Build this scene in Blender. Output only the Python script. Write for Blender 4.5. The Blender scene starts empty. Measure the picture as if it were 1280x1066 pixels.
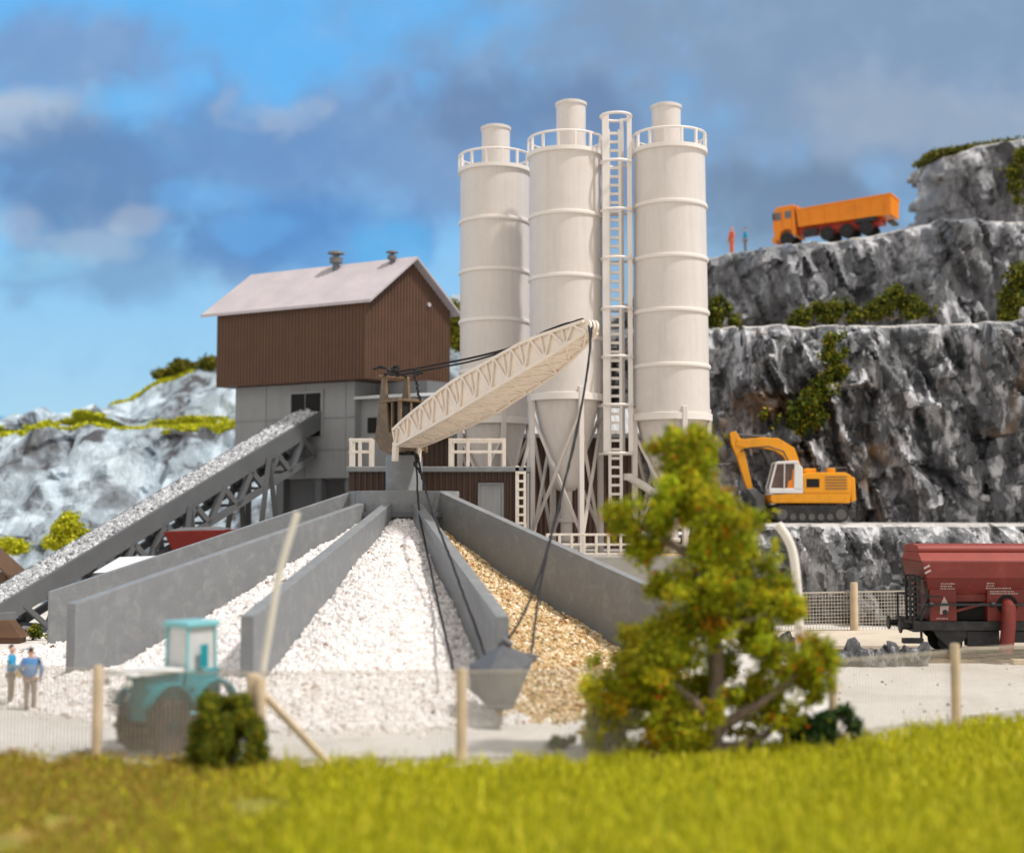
import bpy, math, random
import numpy as np
from mathutils import Vector, Matrix, Euler

S = bpy.context.scene
COL = S.collection
R = math.radians

# ------------------------------------------------------------------ camera
K = 1.5                                                      # depth scale: layout stretched along the camera's line of sight
FPX, HZ, CY = 1100.0 * K, 638.0, 533.0
PITCH = math.atan((HZ - CY) / FPX)
CP, SP = math.cos(PITCH), math.sin(PITCH)
EYE = 5.8
cam = bpy.data.cameras.new('camera')
camo = bpy.data.objects.new('camera', cam)
COL.objects.link(camo)
S.camera = camo
camo.location = (0, 0, EYE)
camo.rotation_euler = (R(90) + PITCH, 0, 0)
cam.sensor_width = 72.0
cam.sensor_fit = 'HORIZONTAL'
cam.lens = 72.0 * FPX / 1280.0
cam.clip_start = 0.5
cam.clip_end = 5000
cam.dof.use_dof = True
cam.dof.focus_distance = 56.0
cam.dof.aperture_fstop = 0.30

# ------------------------------------------------------------------ world
SUN_DIR = Vector((0.50, -0.16, 0.85)).normalized()      # towards the sun
elev = math.asin(SUN_DIR.z)
azim = math.atan2(SUN_DIR.x, SUN_DIR.y)                  # from +Y towards +X


def lin(r, g, b):
    f = lambda c: (c / 12.92) if c <= 0.04045 else ((c + 0.055) / 1.055) ** 2.4
    return tuple(f(v / 255.0) for v in (r, g, b))


class NT:
    """small helper round a node tree"""
    def __init__(self, tree):
        self.t = tree

    def n(self, kind, **kw):
        nd = self.t.nodes.new(kind)
        for k, v in kw.items():
            setattr(nd, k, v)
        return nd

    def put(self, sock, v):
        if isinstance(v, bpy.types.NodeSocket):
            self.t.links.new(v, sock)
        elif v is not None:
            sock.default_value = v

    def m(self, op, a, b=None, c=None, clamp=False):
        nd = self.n('ShaderNodeMath', operation=op, use_clamp=clamp)
        self.put(nd.inputs[0], a)
        if b is not None: self.put(nd.inputs[1], b)
        if c is not None: self.put(nd.inputs[2], c)
        return nd.outputs[0]

    def mix(self, f, a, b, blend='MIX'):
        nd = self.n('ShaderNodeMix', data_type='RGBA', blend_type=blend)
        self.put(nd.inputs[0], f)
        for i, v in ((6, a), (7, b)):
            if isinstance(v, (tuple, list)): v = (*v[:3], 1.0)
            self.put(nd.inputs[i], v)
        return nd.outputs[2]

    def noise(self, vec, scale, detail=3.0, rough=0.55, dist=0.0, out=0):
        nd = self.n('ShaderNodeTexNoise')
        self.put(nd.inputs['Vector'], vec)
        nd.inputs['Scale'].default_value = scale
        nd.inputs['Detail'].default_value = detail
        nd.inputs['Roughness'].default_value = rough
        nd.inputs['Distortion'].default_value = dist
        return nd.outputs[out]

    def ramp(self, f, stops, interp='LINEAR'):
        nd = self.n('ShaderNodeValToRGB')
        cr = nd.color_ramp
        cr.interpolation = interp
        while len(cr.elements) < len(stops): cr.elements.new(0.5)
        for e, (p, c) in zip(cr.elements, stops):
            e.position = p
            e.color = (c, c, c, 1) if not isinstance(c, (tuple, list)) else (*c[:3], 1)
        self.put(nd.inputs[0], f)
        return nd.outputs[0]


W = bpy.data.worlds.new('World')
S.world = W
W.use_nodes = True
W.node_tree.nodes.clear()
w = NT(W.node_tree)
SKY_STRENGTH = 0.12
OVER, BEHIND = 0.48, 0.90  # strengths of the unseen fill clouds added overhead and behind
sky = w.n('ShaderNodeTexSky', sky_type='NISHITA')
sky.sun_disc = False
sky.sun_elevation = elev
sky.sun_rotation = azim
sky.air_density = 1.0
sky.dust_density = 0.6
sky.ozone_density = 2.0
tc = w.n('ShaderNodeTexCoord')
sep = w.n('ShaderNodeSeparateXYZ')
w.put(sep.inputs[0], tc.outputs['Generated'])
yy = w.m('MAXIMUM', sep.outputs[1], 0.25)
U = w.m('DIVIDE', sep.outputs[0], yy)
V = w.m('DIVIDE', sep.outputs[2], yy)
cmb = w.n('ShaderNodeCombineXYZ')
w.put(cmb.inputs[0], U); w.put(cmb.inputs[1], V)
UV = cmb.outputs[0]
nz = w.noise(UV, 10.0, 6.0, 0.55, 0.4, out=0)
nz2 = w.noise(UV, 25.0, 5.0, 0.55, 0.3, out=0)
warp = w.m('ADD', w.m('MULTIPLY', w.m('SUBTRACT', nz, 0.5), 2.6), w.m('MULTIPLY', w.m('SUBTRACT', nz2, 0.5), 1.1))


def sk(r, g, b):
    return tuple(v / SKY_STRENGTH for v in lin(r, g, b))


# clear sky: pale at the horizon, deeper blue above, mixed with the physical sky
grad = w.m('MULTIPLY', V, 3.2, clamp=True)
clear = w.mix(grad, sk(182, 223, 241), sk(104, 186, 250))
clear = w.mix(0.10, clear, sky.outputs[0])


def cloud(prev, px, py, rx, ry, col, amt=0.9, k=1.0):
    u, v = (px - 640) / FPX, (HZ - py) / FPX
    a = w.m('DIVIDE', w.m('SUBTRACT', U, u), rx / FPX)
    b = w.m('DIVIDE', w.m('SUBTRACT', V, v), ry / FPX)
    d = w.m('SQRT', w.m('ADD', w.m('MULTIPLY', a, a), w.m('MULTIPLY', b, b)))
    d = w.m('ADD', d, w.m('MULTIPLY', warp, k))
    mr = w.n('ShaderNodeMapRange', interpolation_type='SMOOTHSTEP')
    w.put(mr.inputs[0], d)
    mr.inputs[1].default_value = 1.15
    mr.inputs[2].default_value = 0.35
    mr.inputs[3].default_value = 0.0
    mr.inputs[4].default_value = amt
    return w.mix(mr.outputs[0], prev, sk(*col))


c = clear
c = cloud(c, 1150, 60, 760, 330, (134, 157, 187), 0.95, 0.45)     # grey bank behind the silos and cliff
c = cloud(c, 1000, 330, 360, 100, (142, 178, 208), 0.8, 0.5)
c = cloud(c, 960, 255, 300, 66, (112, 134, 164), 0.75, 0.7)
c = cloud(c, 520, 180, 300, 130, (124, 155, 198), 0.85, 0.5)
c = cloud(c, 1180, 140, 220, 60, (165, 180, 198), 0.55, 0.9)
c = cloud(c, 640, 130, 190, 60, (104, 130, 168), 0.6, 0.7)
c = cloud(c, 760, 210, 160, 60, (118, 145, 182), 0.5, 0.8)
c = cloud(c, 30, 60, 240, 70, (128, 156, 198), 0.8, 0.7)
c = cloud(c, 30, 140, 120, 44, (196, 204, 214), 0.75, 1.0)
c = cloud(c, 115, 225, 175, 125, (104, 140, 186), 0.95, 0.62)     # dark cloud, left
c = cloud(c, 330, 190, 190, 105, (110, 150, 200), 0.82, 0.75)
c = cloud(c, 190, 335, 210, 62, (126, 167, 206), 0.85, 0.8)
c = cloud(c, 300, 300, 150, 60, (96, 142, 198), 0.8, 0.8)
c = cloud(c, 420, 290, 140, 70, (90, 146, 208), 0.6, 0.8)
c = cloud(c, 345, 132, 70, 34, (196, 208, 224), 0.35, 1.6)
c = cloud(c, 168, 272, 44, 26, (196, 202, 214), 0.35, 1.6)
c = cloud(c, 5, 280, 50, 30, (190, 202, 220), 0.35, 1.5)
c = cloud(c, 110, 306, 70, 26, (176, 198, 220), 0.45, 1.4)
c = cloud(c, 245, 240, 80, 26, (112, 182, 242), 0.45, 1.8)
c = cloud(c, 305, 285, 60, 22, (112, 182, 242), 0.4, 1.8)
c = cloud(c, 150, 122, 60, 26, (118, 192, 248), 0.5, 1.8)
c = cloud(c, 485, 305, 60, 40, (98, 184, 242), 0.6, 1.0)
c = cloud(c, 40, 330, 90, 20, (150, 208, 242), 0.5, 1.0)
# ragged fine structure in the clouds
nf = w.noise(UV, 20.0, 9.0, 0.58, 0.25)
c = w.mix(w.ramp(nf, [(0.50, 0.0), (0.74, 0.15)]), c, sk(186, 208, 230))
c = w.mix(w.ramp(nf, [(0.28, 0.11), (0.48, 0.0)]), c, sk(92, 128, 180))
# bright cloud overhead and behind the viewer, unseen, added as soft frontal fill


def sstep(v, a, b_, lo=0.0, hi=1.0):
    mr = w.n('ShaderNodeMapRange', interpolation_type='SMOOTHSTEP')
    w.put(mr.inputs[0], v)
    for k_, q in enumerate((a, b_, lo, hi)): mr.inputs[k_ + 1].default_value = q
    return mr.outputs[0]


over = sstep(sep.outputs[2], 0.42, 0.72)
back = sstep(sep.outputs[1], 0.45, -0.15)
wisp = sstep(w.noise(tc.outputs['Generated'], 3.0, 5.0, 0.6, 0.5), 0.3, 0.7, 0.75, 1.1)
ov = w.n('ShaderNodeVectorMath', operation='SCALE'); ov.inputs[0].default_value = tuple(v * OVER / SKY_STRENGTH for v in (1.0, 0.96, 0.92)); w.put(ov.inputs[3], wisp)
bk_ = w.n('ShaderNodeVectorMath', operation='SCALE'); bk_.inputs[0].default_value = tuple(v * BEHIND / SKY_STRENGTH for v in (1.0, 0.955, 0.905)); w.put(bk_.inputs[3], wisp)
c = w.mix(over, c, ov.outputs[0])
c = w.mix(back, c, bk_.outputs[0])
bg = w.n('ShaderNodeBackground')
w.put(bg.inputs[0], c)
bg.inputs[1].default_value = SKY_STRENGTH
wo = w.n('ShaderNodeOutputWorld')
w.put(wo.inputs[0], bg.outputs[0])

# ------------------------------------------------------------------ sun
sun = bpy.data.lights.new('sun', 'SUN')
sun.energy = 3.4
sun.angle = R(3.5)
sun.color = (1.0, 0.955, 0.90)
suno = bpy.data.objects.new('sun', sun)
COL.objects.link(suno)
suno.rotation_euler = SUN_DIR.to_track_quat('Z', 'Y').to_euler()
suno.location = (30, 0, 60)

S.view_settings.view_transform = 'Standard'
S.view_settings.look = 'None'
S.view_settings.exposure = 0.0
S.view_settings.gamma = 1.0
S.render.engine = 'CYCLES'
S.cycles.max_bounces = 6
S.cycles.use_denoising = True

# ------------------------------------------------------------------ measuring
def P(px, py, Y):
    """the world point seen at a photograph pixel, at depth Y before the stretch (Y * K metres)"""
    return PW(px, py, Y * K)


def PW(px, py, Y):
    u, v = (px - 640) / FPX, (CY - py) / FPX
    t = Y / (CP - v * SP)
    return Vector((u * t, Y, EYE + t * (SP + v * CP)))


def G(px, py, z=0.0):
    u, v = (px - 640) / FPX, (CY - py) / FPX
    t = (z - EYE) / (SP + v * CP)
    return Vector((u * t, t * (CP - v * SP), z))


# ------------------------------------------------------------------ materials
def mat(name, col, rough=0.6, var=0.12, scale=1.2, bump=0.0, bscale=20.0, metal=0.0, spec=0.4,
        dirt=None, dirt_amt=0.0, dirt_scale=0.8, fine=0.0, streak=0.0, coord='Object', dirt_lo=0.5):
    m = bpy.data.materials.new(name)
    m.use_nodes = True
    t = NT(m.node_tree)
    b = m.node_tree.nodes['Principled BSDF']
    tcn = t.n('ShaderNodeTexCoord')
    vec = tcn.outputs[coord]
    n1 = t.noise(vec, scale, 5.0, 0.6)
    lo = tuple(max(0, v * (1 - var)) for v in col)
    hi = tuple(min(1, v * (1 + var)) for v in col)
    cc = t.mix(t.ramp(n1, [(0.3, 0.0), (0.7, 1.0)]), lo, hi)
    if fine:
        n2 = t.noise(vec, scale * 14, 3.0, 0.7)
        cc = t.mix(t.m('MULTIPLY', t.ramp(n2, [(0.35, 1.0), (0.6, 0.0)]), fine), cc, tuple(v * 0.45 for v in col))
    if streak:
        mp = t.n('ShaderNodeMapping')
        t.put(mp.inputs[0], vec)
        mp.inputs['Scale'].default_value = (3.0, 3.0, 0.18)
        n3 = t.noise(mp.outputs[0], 1.6, 5.0, 0.65)
        cc = t.mix(t.m('MULTIPLY', t.ramp(n3, [(0.48, 0.0), (0.72, 1.0)]), streak), cc, tuple(v * 0.6 for v in col))
    if dirt is not None:
        n4 = t.noise(vec, dirt_scale, 6.0, 0.62, 0.5)
        cc = t.mix(t.m('MULTIPLY', t.ramp(n4, [(dirt_lo, 0.0), (dirt_lo + 0.18, 1.0)]), dirt_amt), cc, dirt)
    t.put(b.inputs['Base Color'], cc)
    b.inputs['Roughness'].default_value = rough
    t.put(b.inputs['Roughness'], t.m('ADD', t.m('MULTIPLY', t.m('SUBTRACT', n1, 0.5), 0.25), rough))
    b.inputs['Metallic'].default_value = metal
    b.inputs['Specular IOR Level'].default_value = spec
    if bump:
        bn = t.n('ShaderNodeBump')
        bn.inputs['Strength'].default_value = bump
        bn.inputs['Distance'].default_value = 0.05
        t.put(bn.inputs['Height'], t.noise(vec, bscale, 4.0, 0.6))
        t.put(b.inputs['Normal'], bn.outputs[0])
    return m


def attr_mat(name, rough=0.8, trans=0.0, spec=0.2):
    """colour of each grain or leaf comes from a per-piece attribute"""
    m = bpy.data.materials.new(name)
    m.use_nodes = True
    t = NT(m.node_tree)
    b = m.node_tree.nodes['Principled BSDF']
    a = t.n('ShaderNodeAttribute', attribute_name='Col')
    t.put(b.inputs['Base Color'], a.outputs['Color'])
    b.inputs['Roughness'].default_value = rough
    b.inputs['Specular IOR Level'].default_value = spec
    if trans:
        tr = t.n('ShaderNodeBsdfTranslucent')
        t.put(tr.inputs[0], a.outputs['Color'])
        mx = t.n('ShaderNodeMixShader')
        mx.inputs[0].default_value = trans
        t.put(mx.inputs[1], b.outputs[0]); t.put(mx.inputs[2], tr.outputs[0])
        t.put(m.node_tree.nodes['Material Output'].inputs[0], mx.outputs[0])
    return m


def rock_mat(name, dark, mid, light, brown=None, scale=0.5, brown_amt=0.8, st=(0.37, 0.46, 0.52, 0.60), rough=0.5):
    m = bpy.data.materials.new(name)
    m.use_nodes = True
    t = NT(m.node_tree)
    b = m.node_tree.nodes['Principled BSDF']
    tcn = t.n('ShaderNodeTexCoord')
    mp = t.n('ShaderNodeMapping')
    t.put(mp.inputs[0], tcn.outputs['Object'])
    mp.inputs['Rotation'].default_value = (0.0, R(35), 0.0)
    mp.inputs['Scale'].default_value = (1.0, 0.8, 0.5)
    vec = mp.outputs[0]
    wrp = t.n('ShaderNodeTexNoise'); t.put(wrp.inputs['Vector'], vec); wrp.inputs['Scale'].default_value = scale * 1.6; wrp.inputs['Detail'].default_value = 4.0
    wv = t.n('ShaderNodeMix', data_type='RGBA', blend_type='ADD'); wv.inputs[0].default_value = 0.9
    t.put(wv.inputs[6], vec); t.put(wv.inputs[7], wrp.outputs['Color'])
    vor = t.n('ShaderNodeTexVoronoi', feature='F1'); t.put(vor.inputs['Vector'], wv.outputs[2]); vor.inputs['Scale'].default_value = scale * 2.6
    vs_ = t.n('ShaderNodeSeparateColor'); t.put(vs_.inputs[0], vor.outputs['Color'])
    vor2 = t.n('ShaderNodeTexVoronoi', feature='F1'); t.put(vor2.inputs['Vector'], wv.outputs[2]); vor2.inputs['Scale'].default_value = scale * 6.0
    vs2 = t.n('ShaderNodeSeparateColor'); t.put(vs2.inputs[0], vor2.outputs['Color'])
    n1 = t.noise(vec, scale, 8.0, 0.66, 0.35)
    n2 = t.noise(vec, scale * 4.0, 8.0, 0.68, 0.3)
    f = t.m('ADD', t.m('ADD', t.m('MULTIPLY', n1, 0.48), t.m('MULTIPLY', n2, 0.36)),
            t.m('ADD', t.m('MULTIPLY', vs_.outputs[0], 0.10), t.m('MULTIPLY', vs2.outputs[0], 0.06)))
    cc = t.ramp(f, [(st[0], dark), (st[1], mid), (st[2], mid), (st[3], light)])
    if brown is not None:
        n3 = t.noise(tcn.outputs['Object'], 0.16, 4.0, 0.6, 0.6)
        cc = t.mix(t.m('MULTIPLY', t.ramp(n3, [(0.60, 0.0), (0.70, 1.0)]), brown_amt), cc, brown)
    t.put(b.inputs['Base Color'], cc)
    b.inputs['Roughness'].default_value = rough
    b.inputs['Specular IOR Level'].default_value = 0.45
    bn = t.n('ShaderNodeBump')
    bn.inputs['Strength'].default_value = 0.85
    bn.inputs['Distance'].default_value = 0.35
    t.put(bn.inputs['Height'], t.noise(vec, scale * 5, 6.0, 0.65, 0.6))
    t.put(b.inputs['Normal'], bn.outputs[0])
    return m


M = {}
M['ground'] = mat('plaster_ground', (0.70, 0.665, 0.62), 0.85, 0.10, 0.25, 0.25, 6.0, dirt=(0.47, 0.43, 0.375), dirt_amt=0.6, dirt_scale=0.3, fine=0.2)
M['terrace'] = mat('terrace_concrete', (0.36, 0.34, 0.31), 0.85, 0.15, 0.5, 0.2, 8.0)
M['sand'] = mat('sand_yard', (0.50, 0.36, 0.17), 0.9, 0.25, 1.0, 0.3, 15.0)
M['grey'] = mat('grey_plastic', (0.235, 0.245, 0.255), 0.52, 0.07, 1.3, 0.15, 30.0, fine=0.25, dirt=(0.36, 0.355, 0.345), dirt_amt=0.4, dirt_scale=1.9, streak=0.12)
M['greyd'] = mat('dark_grey_plastic', (0.15, 0.155, 0.165), 0.55, 0.10, 1.2, 0.12, 25.0)
M['greyw'] = mat('grey_wall', (0.27, 0.275, 0.28), 0.65, 0.08, 0.6, 0.1, 20.0, streak=0.35)
M['band'] = mat('lit_cream', (0.80, 0.745, 0.70), 0.5, 0.03, 0.5)  # lighter than the shell: light caught by the bands is put in the colour
M['cream'] = mat('cream_plastic', (0.70, 0.645, 0.605), 0.5, 0.035, 0.5, 0.10, 14.0, dirt=(0.62, 0.545, 0.49), dirt_amt=0.4, dirt_scale=0.5, streak=0.22, fine=0.06)
M['boom'] = mat('boom_plastic', (0.86, 0.755, 0.65), 0.32, 0.05, 1.5, 0.08, 12.0, dirt=(0.60, 0.34, 0.14), dirt_amt=0.6, dirt_scale=5.5, dirt_lo=0.6)
M['rail'] = mat('railing_plastic', (0.82, 0.74, 0.66), 0.45, 0.05, 2.0, 0.08, 12.0, dirt=(0.62, 0.40, 0.14), dirt_amt=0.35, dirt_scale=1.6)
M['brown'] = mat('brown_cladding', (0.105, 0.050, 0.028), 0.55, 0.16, 0.9, 0.1, 16.0, streak=0.4)
M['brownl'] = mat('machine_house_cladding', (0.085, 0.048, 0.034), 0.5, 0.2, 1.2, 0.1, 16.0, streak=0.4)
M['cab'] = mat('crane_cab_brown', (0.15, 0.098, 0.052), 0.5, 0.25, 1.8, 0.15, 14.0, dirt=(0.30, 0.20, 0.13), dirt_amt=0.5, dirt_scale=2.5)
M['roof'] = mat('roof_sheet', (0.49, 0.44, 0.465), 0.5, 0.10, 0.6, 0.1, 12.0, streak=0.2)
M['roofw'] = mat('pale_roof', (0.55, 0.56, 0.57), 0.45, 0.08, 0.7, 0.05, 12.0)
M['black'] = mat('black_plastic', (0.018, 0.018, 0.020), 0.5, 0.3, 3.0, 0.1, 25.0, dirt=(0.10, 0.085, 0.07), dirt_amt=0.35, dirt_scale=2.5)
M['rope'] = mat('black_rope', (0.022, 0.021, 0.022), 0.8, 0.3, 6.0, 0.4, 40.0)
M['void'] = mat('shade_black', (0.012, 0.012, 0.012), 0.9, 0.1, 1.0)  # near-black painted in for the shade inside openings; eyes use it too
M['yellow'] = mat('excavator_yellow', (0.86, 0.35, 0.010), 0.35, 0.05, 1.2, 0.0, dirt=(0.45, 0.22, 0.03), dirt_amt=0.35, dirt_scale=1.8)
M['orange'] = mat('truck_orange', (0.82, 0.245, 0.008), 0.38, 0.05, 1.0, 0.0, dirt=(0.55, 0.15, 0.01), dirt_amt=0.3, dirt_scale=1.4)
M['redchassis'] = mat('red_chassis', (0.42, 0.03, 0.01), 0.45, 0.1, 1.0)
M['white'] = mat('white_plastic', (0.78, 0.77, 0.75), 0.4, 0.05, 1.5)
M['glass'] = mat('dark_window', (0.10, 0.055, 0.04), 0.12, 0.3, 1.5, spec=0.6)
M['glassw'] = mat('milky_window', (0.62, 0.62, 0.61), 0.15, 0.08, 1.5, spec=0.6)
M['bucket'] = mat('bucket_steel', (0.11, 0.113, 0.122), 0.5, 0.15, 2.0, 0.15, 20.0, dirt=(0.25, 0.22, 0.18), dirt_amt=0.4)
M['teal'] = mat('teal_paint', (0.004, 0.265, 0.31), 0.35, 0.12, 2.0, dirt=(0.06, 0.24, 0.26), dirt_amt=0.3, dirt_scale=2.5)
M['teall'] = mat('pale_teal_paint', (0.22, 0.52, 0.56), 0.35, 0.08, 2.0)
M['tyre'] = mat('muddy_tyre', (0.045, 0.035, 0.030), 0.85, 0.35, 2.5, 0.4, 14.0, dirt=(0.17, 0.12, 0.09), dirt_amt=0.7, dirt_scale=1.8)
M['tyreb'] = mat('black_tyre', (0.020, 0.020, 0.021), 0.8, 0.3, 3.0, 0.2, 18.0)
M['hub'] = mat('wheel_hub', (0.10, 0.095, 0.09), 0.5, 0.2, 3.0)
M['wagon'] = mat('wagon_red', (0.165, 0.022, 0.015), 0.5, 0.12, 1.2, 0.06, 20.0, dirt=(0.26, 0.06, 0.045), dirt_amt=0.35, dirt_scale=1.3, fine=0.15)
M['wagonroof'] = mat('lit_wagon_roof', (0.28, 0.045, 0.033), 0.5, 0.12, 1.2, 0.05, 20.0, dirt=(0.36, 0.09, 0.07), dirt_amt=0.3)  # lighter than the sides, the light from above put into the colour
M['wood'] = mat('pale_wood', (0.60, 0.47, 0.32), 0.7, 0.14, 2.0, 0.15, 20.0, streak=0.4)
M['woodd'] = mat('brown_wood', (0.12, 0.065, 0.035), 0.75, 0.2, 2.0, 0.2, 16.0)
M['wire'] = mat('pale_wire_mesh', (0.55, 0.49, 0.41), 0.6, 0.1, 2.0)
M['pole'] = mat('white_pole', (0.80, 0.75, 0.68), 0.4, 0.06, 2.0)
M['steel'] = mat('rusty_rail', (0.20, 0.13, 0.09), 0.45, 0.2, 3.0, metal=0.4)
M['ballast'] = mat('brown_ballast', (0.20, 0.14, 0.09), 0.9, 0.35, 6.0, 0.5, 18.0, fine=0.3)
M['pave'] = mat('yard_paving', (0.60, 0.52, 0.42), 0.85, 0.12, 0.8, 0.2, 10.0)
M['bark'] = mat('tree_bark', (0.24, 0.18, 0.155), 0.85, 0.3, 5.0, 0.6, 16.0)
M['gravelw'] = mat('white_gravel_bed', (0.62, 0.57, 0.55), 0.85, 0.2, 8.0, 0.5, 14.0)
M['gravelt'] = mat('tan_gravel_bed', (0.30, 0.20, 0.10), 0.85, 0.3, 10.0, 0.5, 18.0)
M['graveld'] = mat('grey_gravel_bed', (0.42, 0.42, 0.44), 0.85, 0.3, 6.0, 0.5, 14.0)
M['red'] = mat('red_tub_paint', (0.24, 0.018, 0.014), 0.5, 0.15, 1.5)
M['skin'] = mat('skin', (0.55, 0.32, 0.22), 0.6, 0.05, 5.0)
M['blue'] = mat('blue_cloth', (0.09, 0.24, 0.50), 0.8, 0.12, 5.0)
M['blueb'] = mat('bright_blue_cloth', (0.02, 0.28, 0.50), 0.8, 0.12, 5.0)
M['trouser'] = mat('grey_cloth', (0.29, 0.23, 0.19), 0.85, 0.12, 5.0)
M['hivis'] = mat('orange_red_cloth', (0.72, 0.14, 0.05), 0.8, 0.1, 5.0)
M['hair'] = mat('dark_hair', (0.05, 0.04, 0.035), 0.7, 0.2, 8.0)
M['paper'] = mat('straw_parcel', (0.60, 0.44, 0.20), 0.8, 0.1, 4.0)
M['mark'] = mat('white_marking', (0.46, 0.36, 0.34), 0.6, 0.1, 4.0)
M['turf'] = mat('turf_soil', (0.26, 0.24, 0.03), 0.95, 0.35, 1.2, 0.5, 10.0, dirt=(0.34, 0.17, 0.05), dirt_amt=0.8, dirt_scale=0.5)
M['mosst'] = mat('moss_turf', (0.36, 0.38, 0.03), 0.95, 0.3, 1.0, 0.5, 8.0)
M['grain'] = attr_mat('gravel_grains', 0.75)
M['leaf'] = attr_mat('foliage', 0.8, 0.3)
M['rockr'] = rock_mat('quarry_rock', (0.018, 0.018, 0.019), (0.15, 0.155, 0.165), (0.66, 0.665, 0.69), (0.30, 0.16, 0.06), 0.42, 0.75, (0.37, 0.45, 0.50, 0.575))
M['rocku'] = rock_mat('upper_quarry_rock', (0.045, 0.045, 0.047), (0.22, 0.225, 0.24), (0.60, 0.60, 0.63), None, 0.40)
M['rockl'] = rock_mat('pale_rock', (0.07, 0.07, 0.08), (0.33, 0.40, 0.46), (0.56, 0.66, 0.74), (0.06, 0.055, 0.055), 0.20, 0.85, (0.42, 0.49, 0.52, 0.58), 0.7)
M['ledge'] = mat('ledge_path', (0.52, 0.50, 0.48), 0.85, 0.2, 0.6, 0.3, 6.0)
M['conv'] = mat('conveyor_grey', (0.125, 0.13, 0.137), 0.55, 0.08, 1.0, 0.1, 20.0)
M['rubble'] = rock_mat('rubble', (0.02, 0.02, 0.022), (0.13, 0.13, 0.14), (0.46, 0.47, 0.50), None, 1.3)
M['farhill'] = mat('far_hill', (0.05, 0.22, 0.38), 0.9, 0.1, 0.02)

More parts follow.
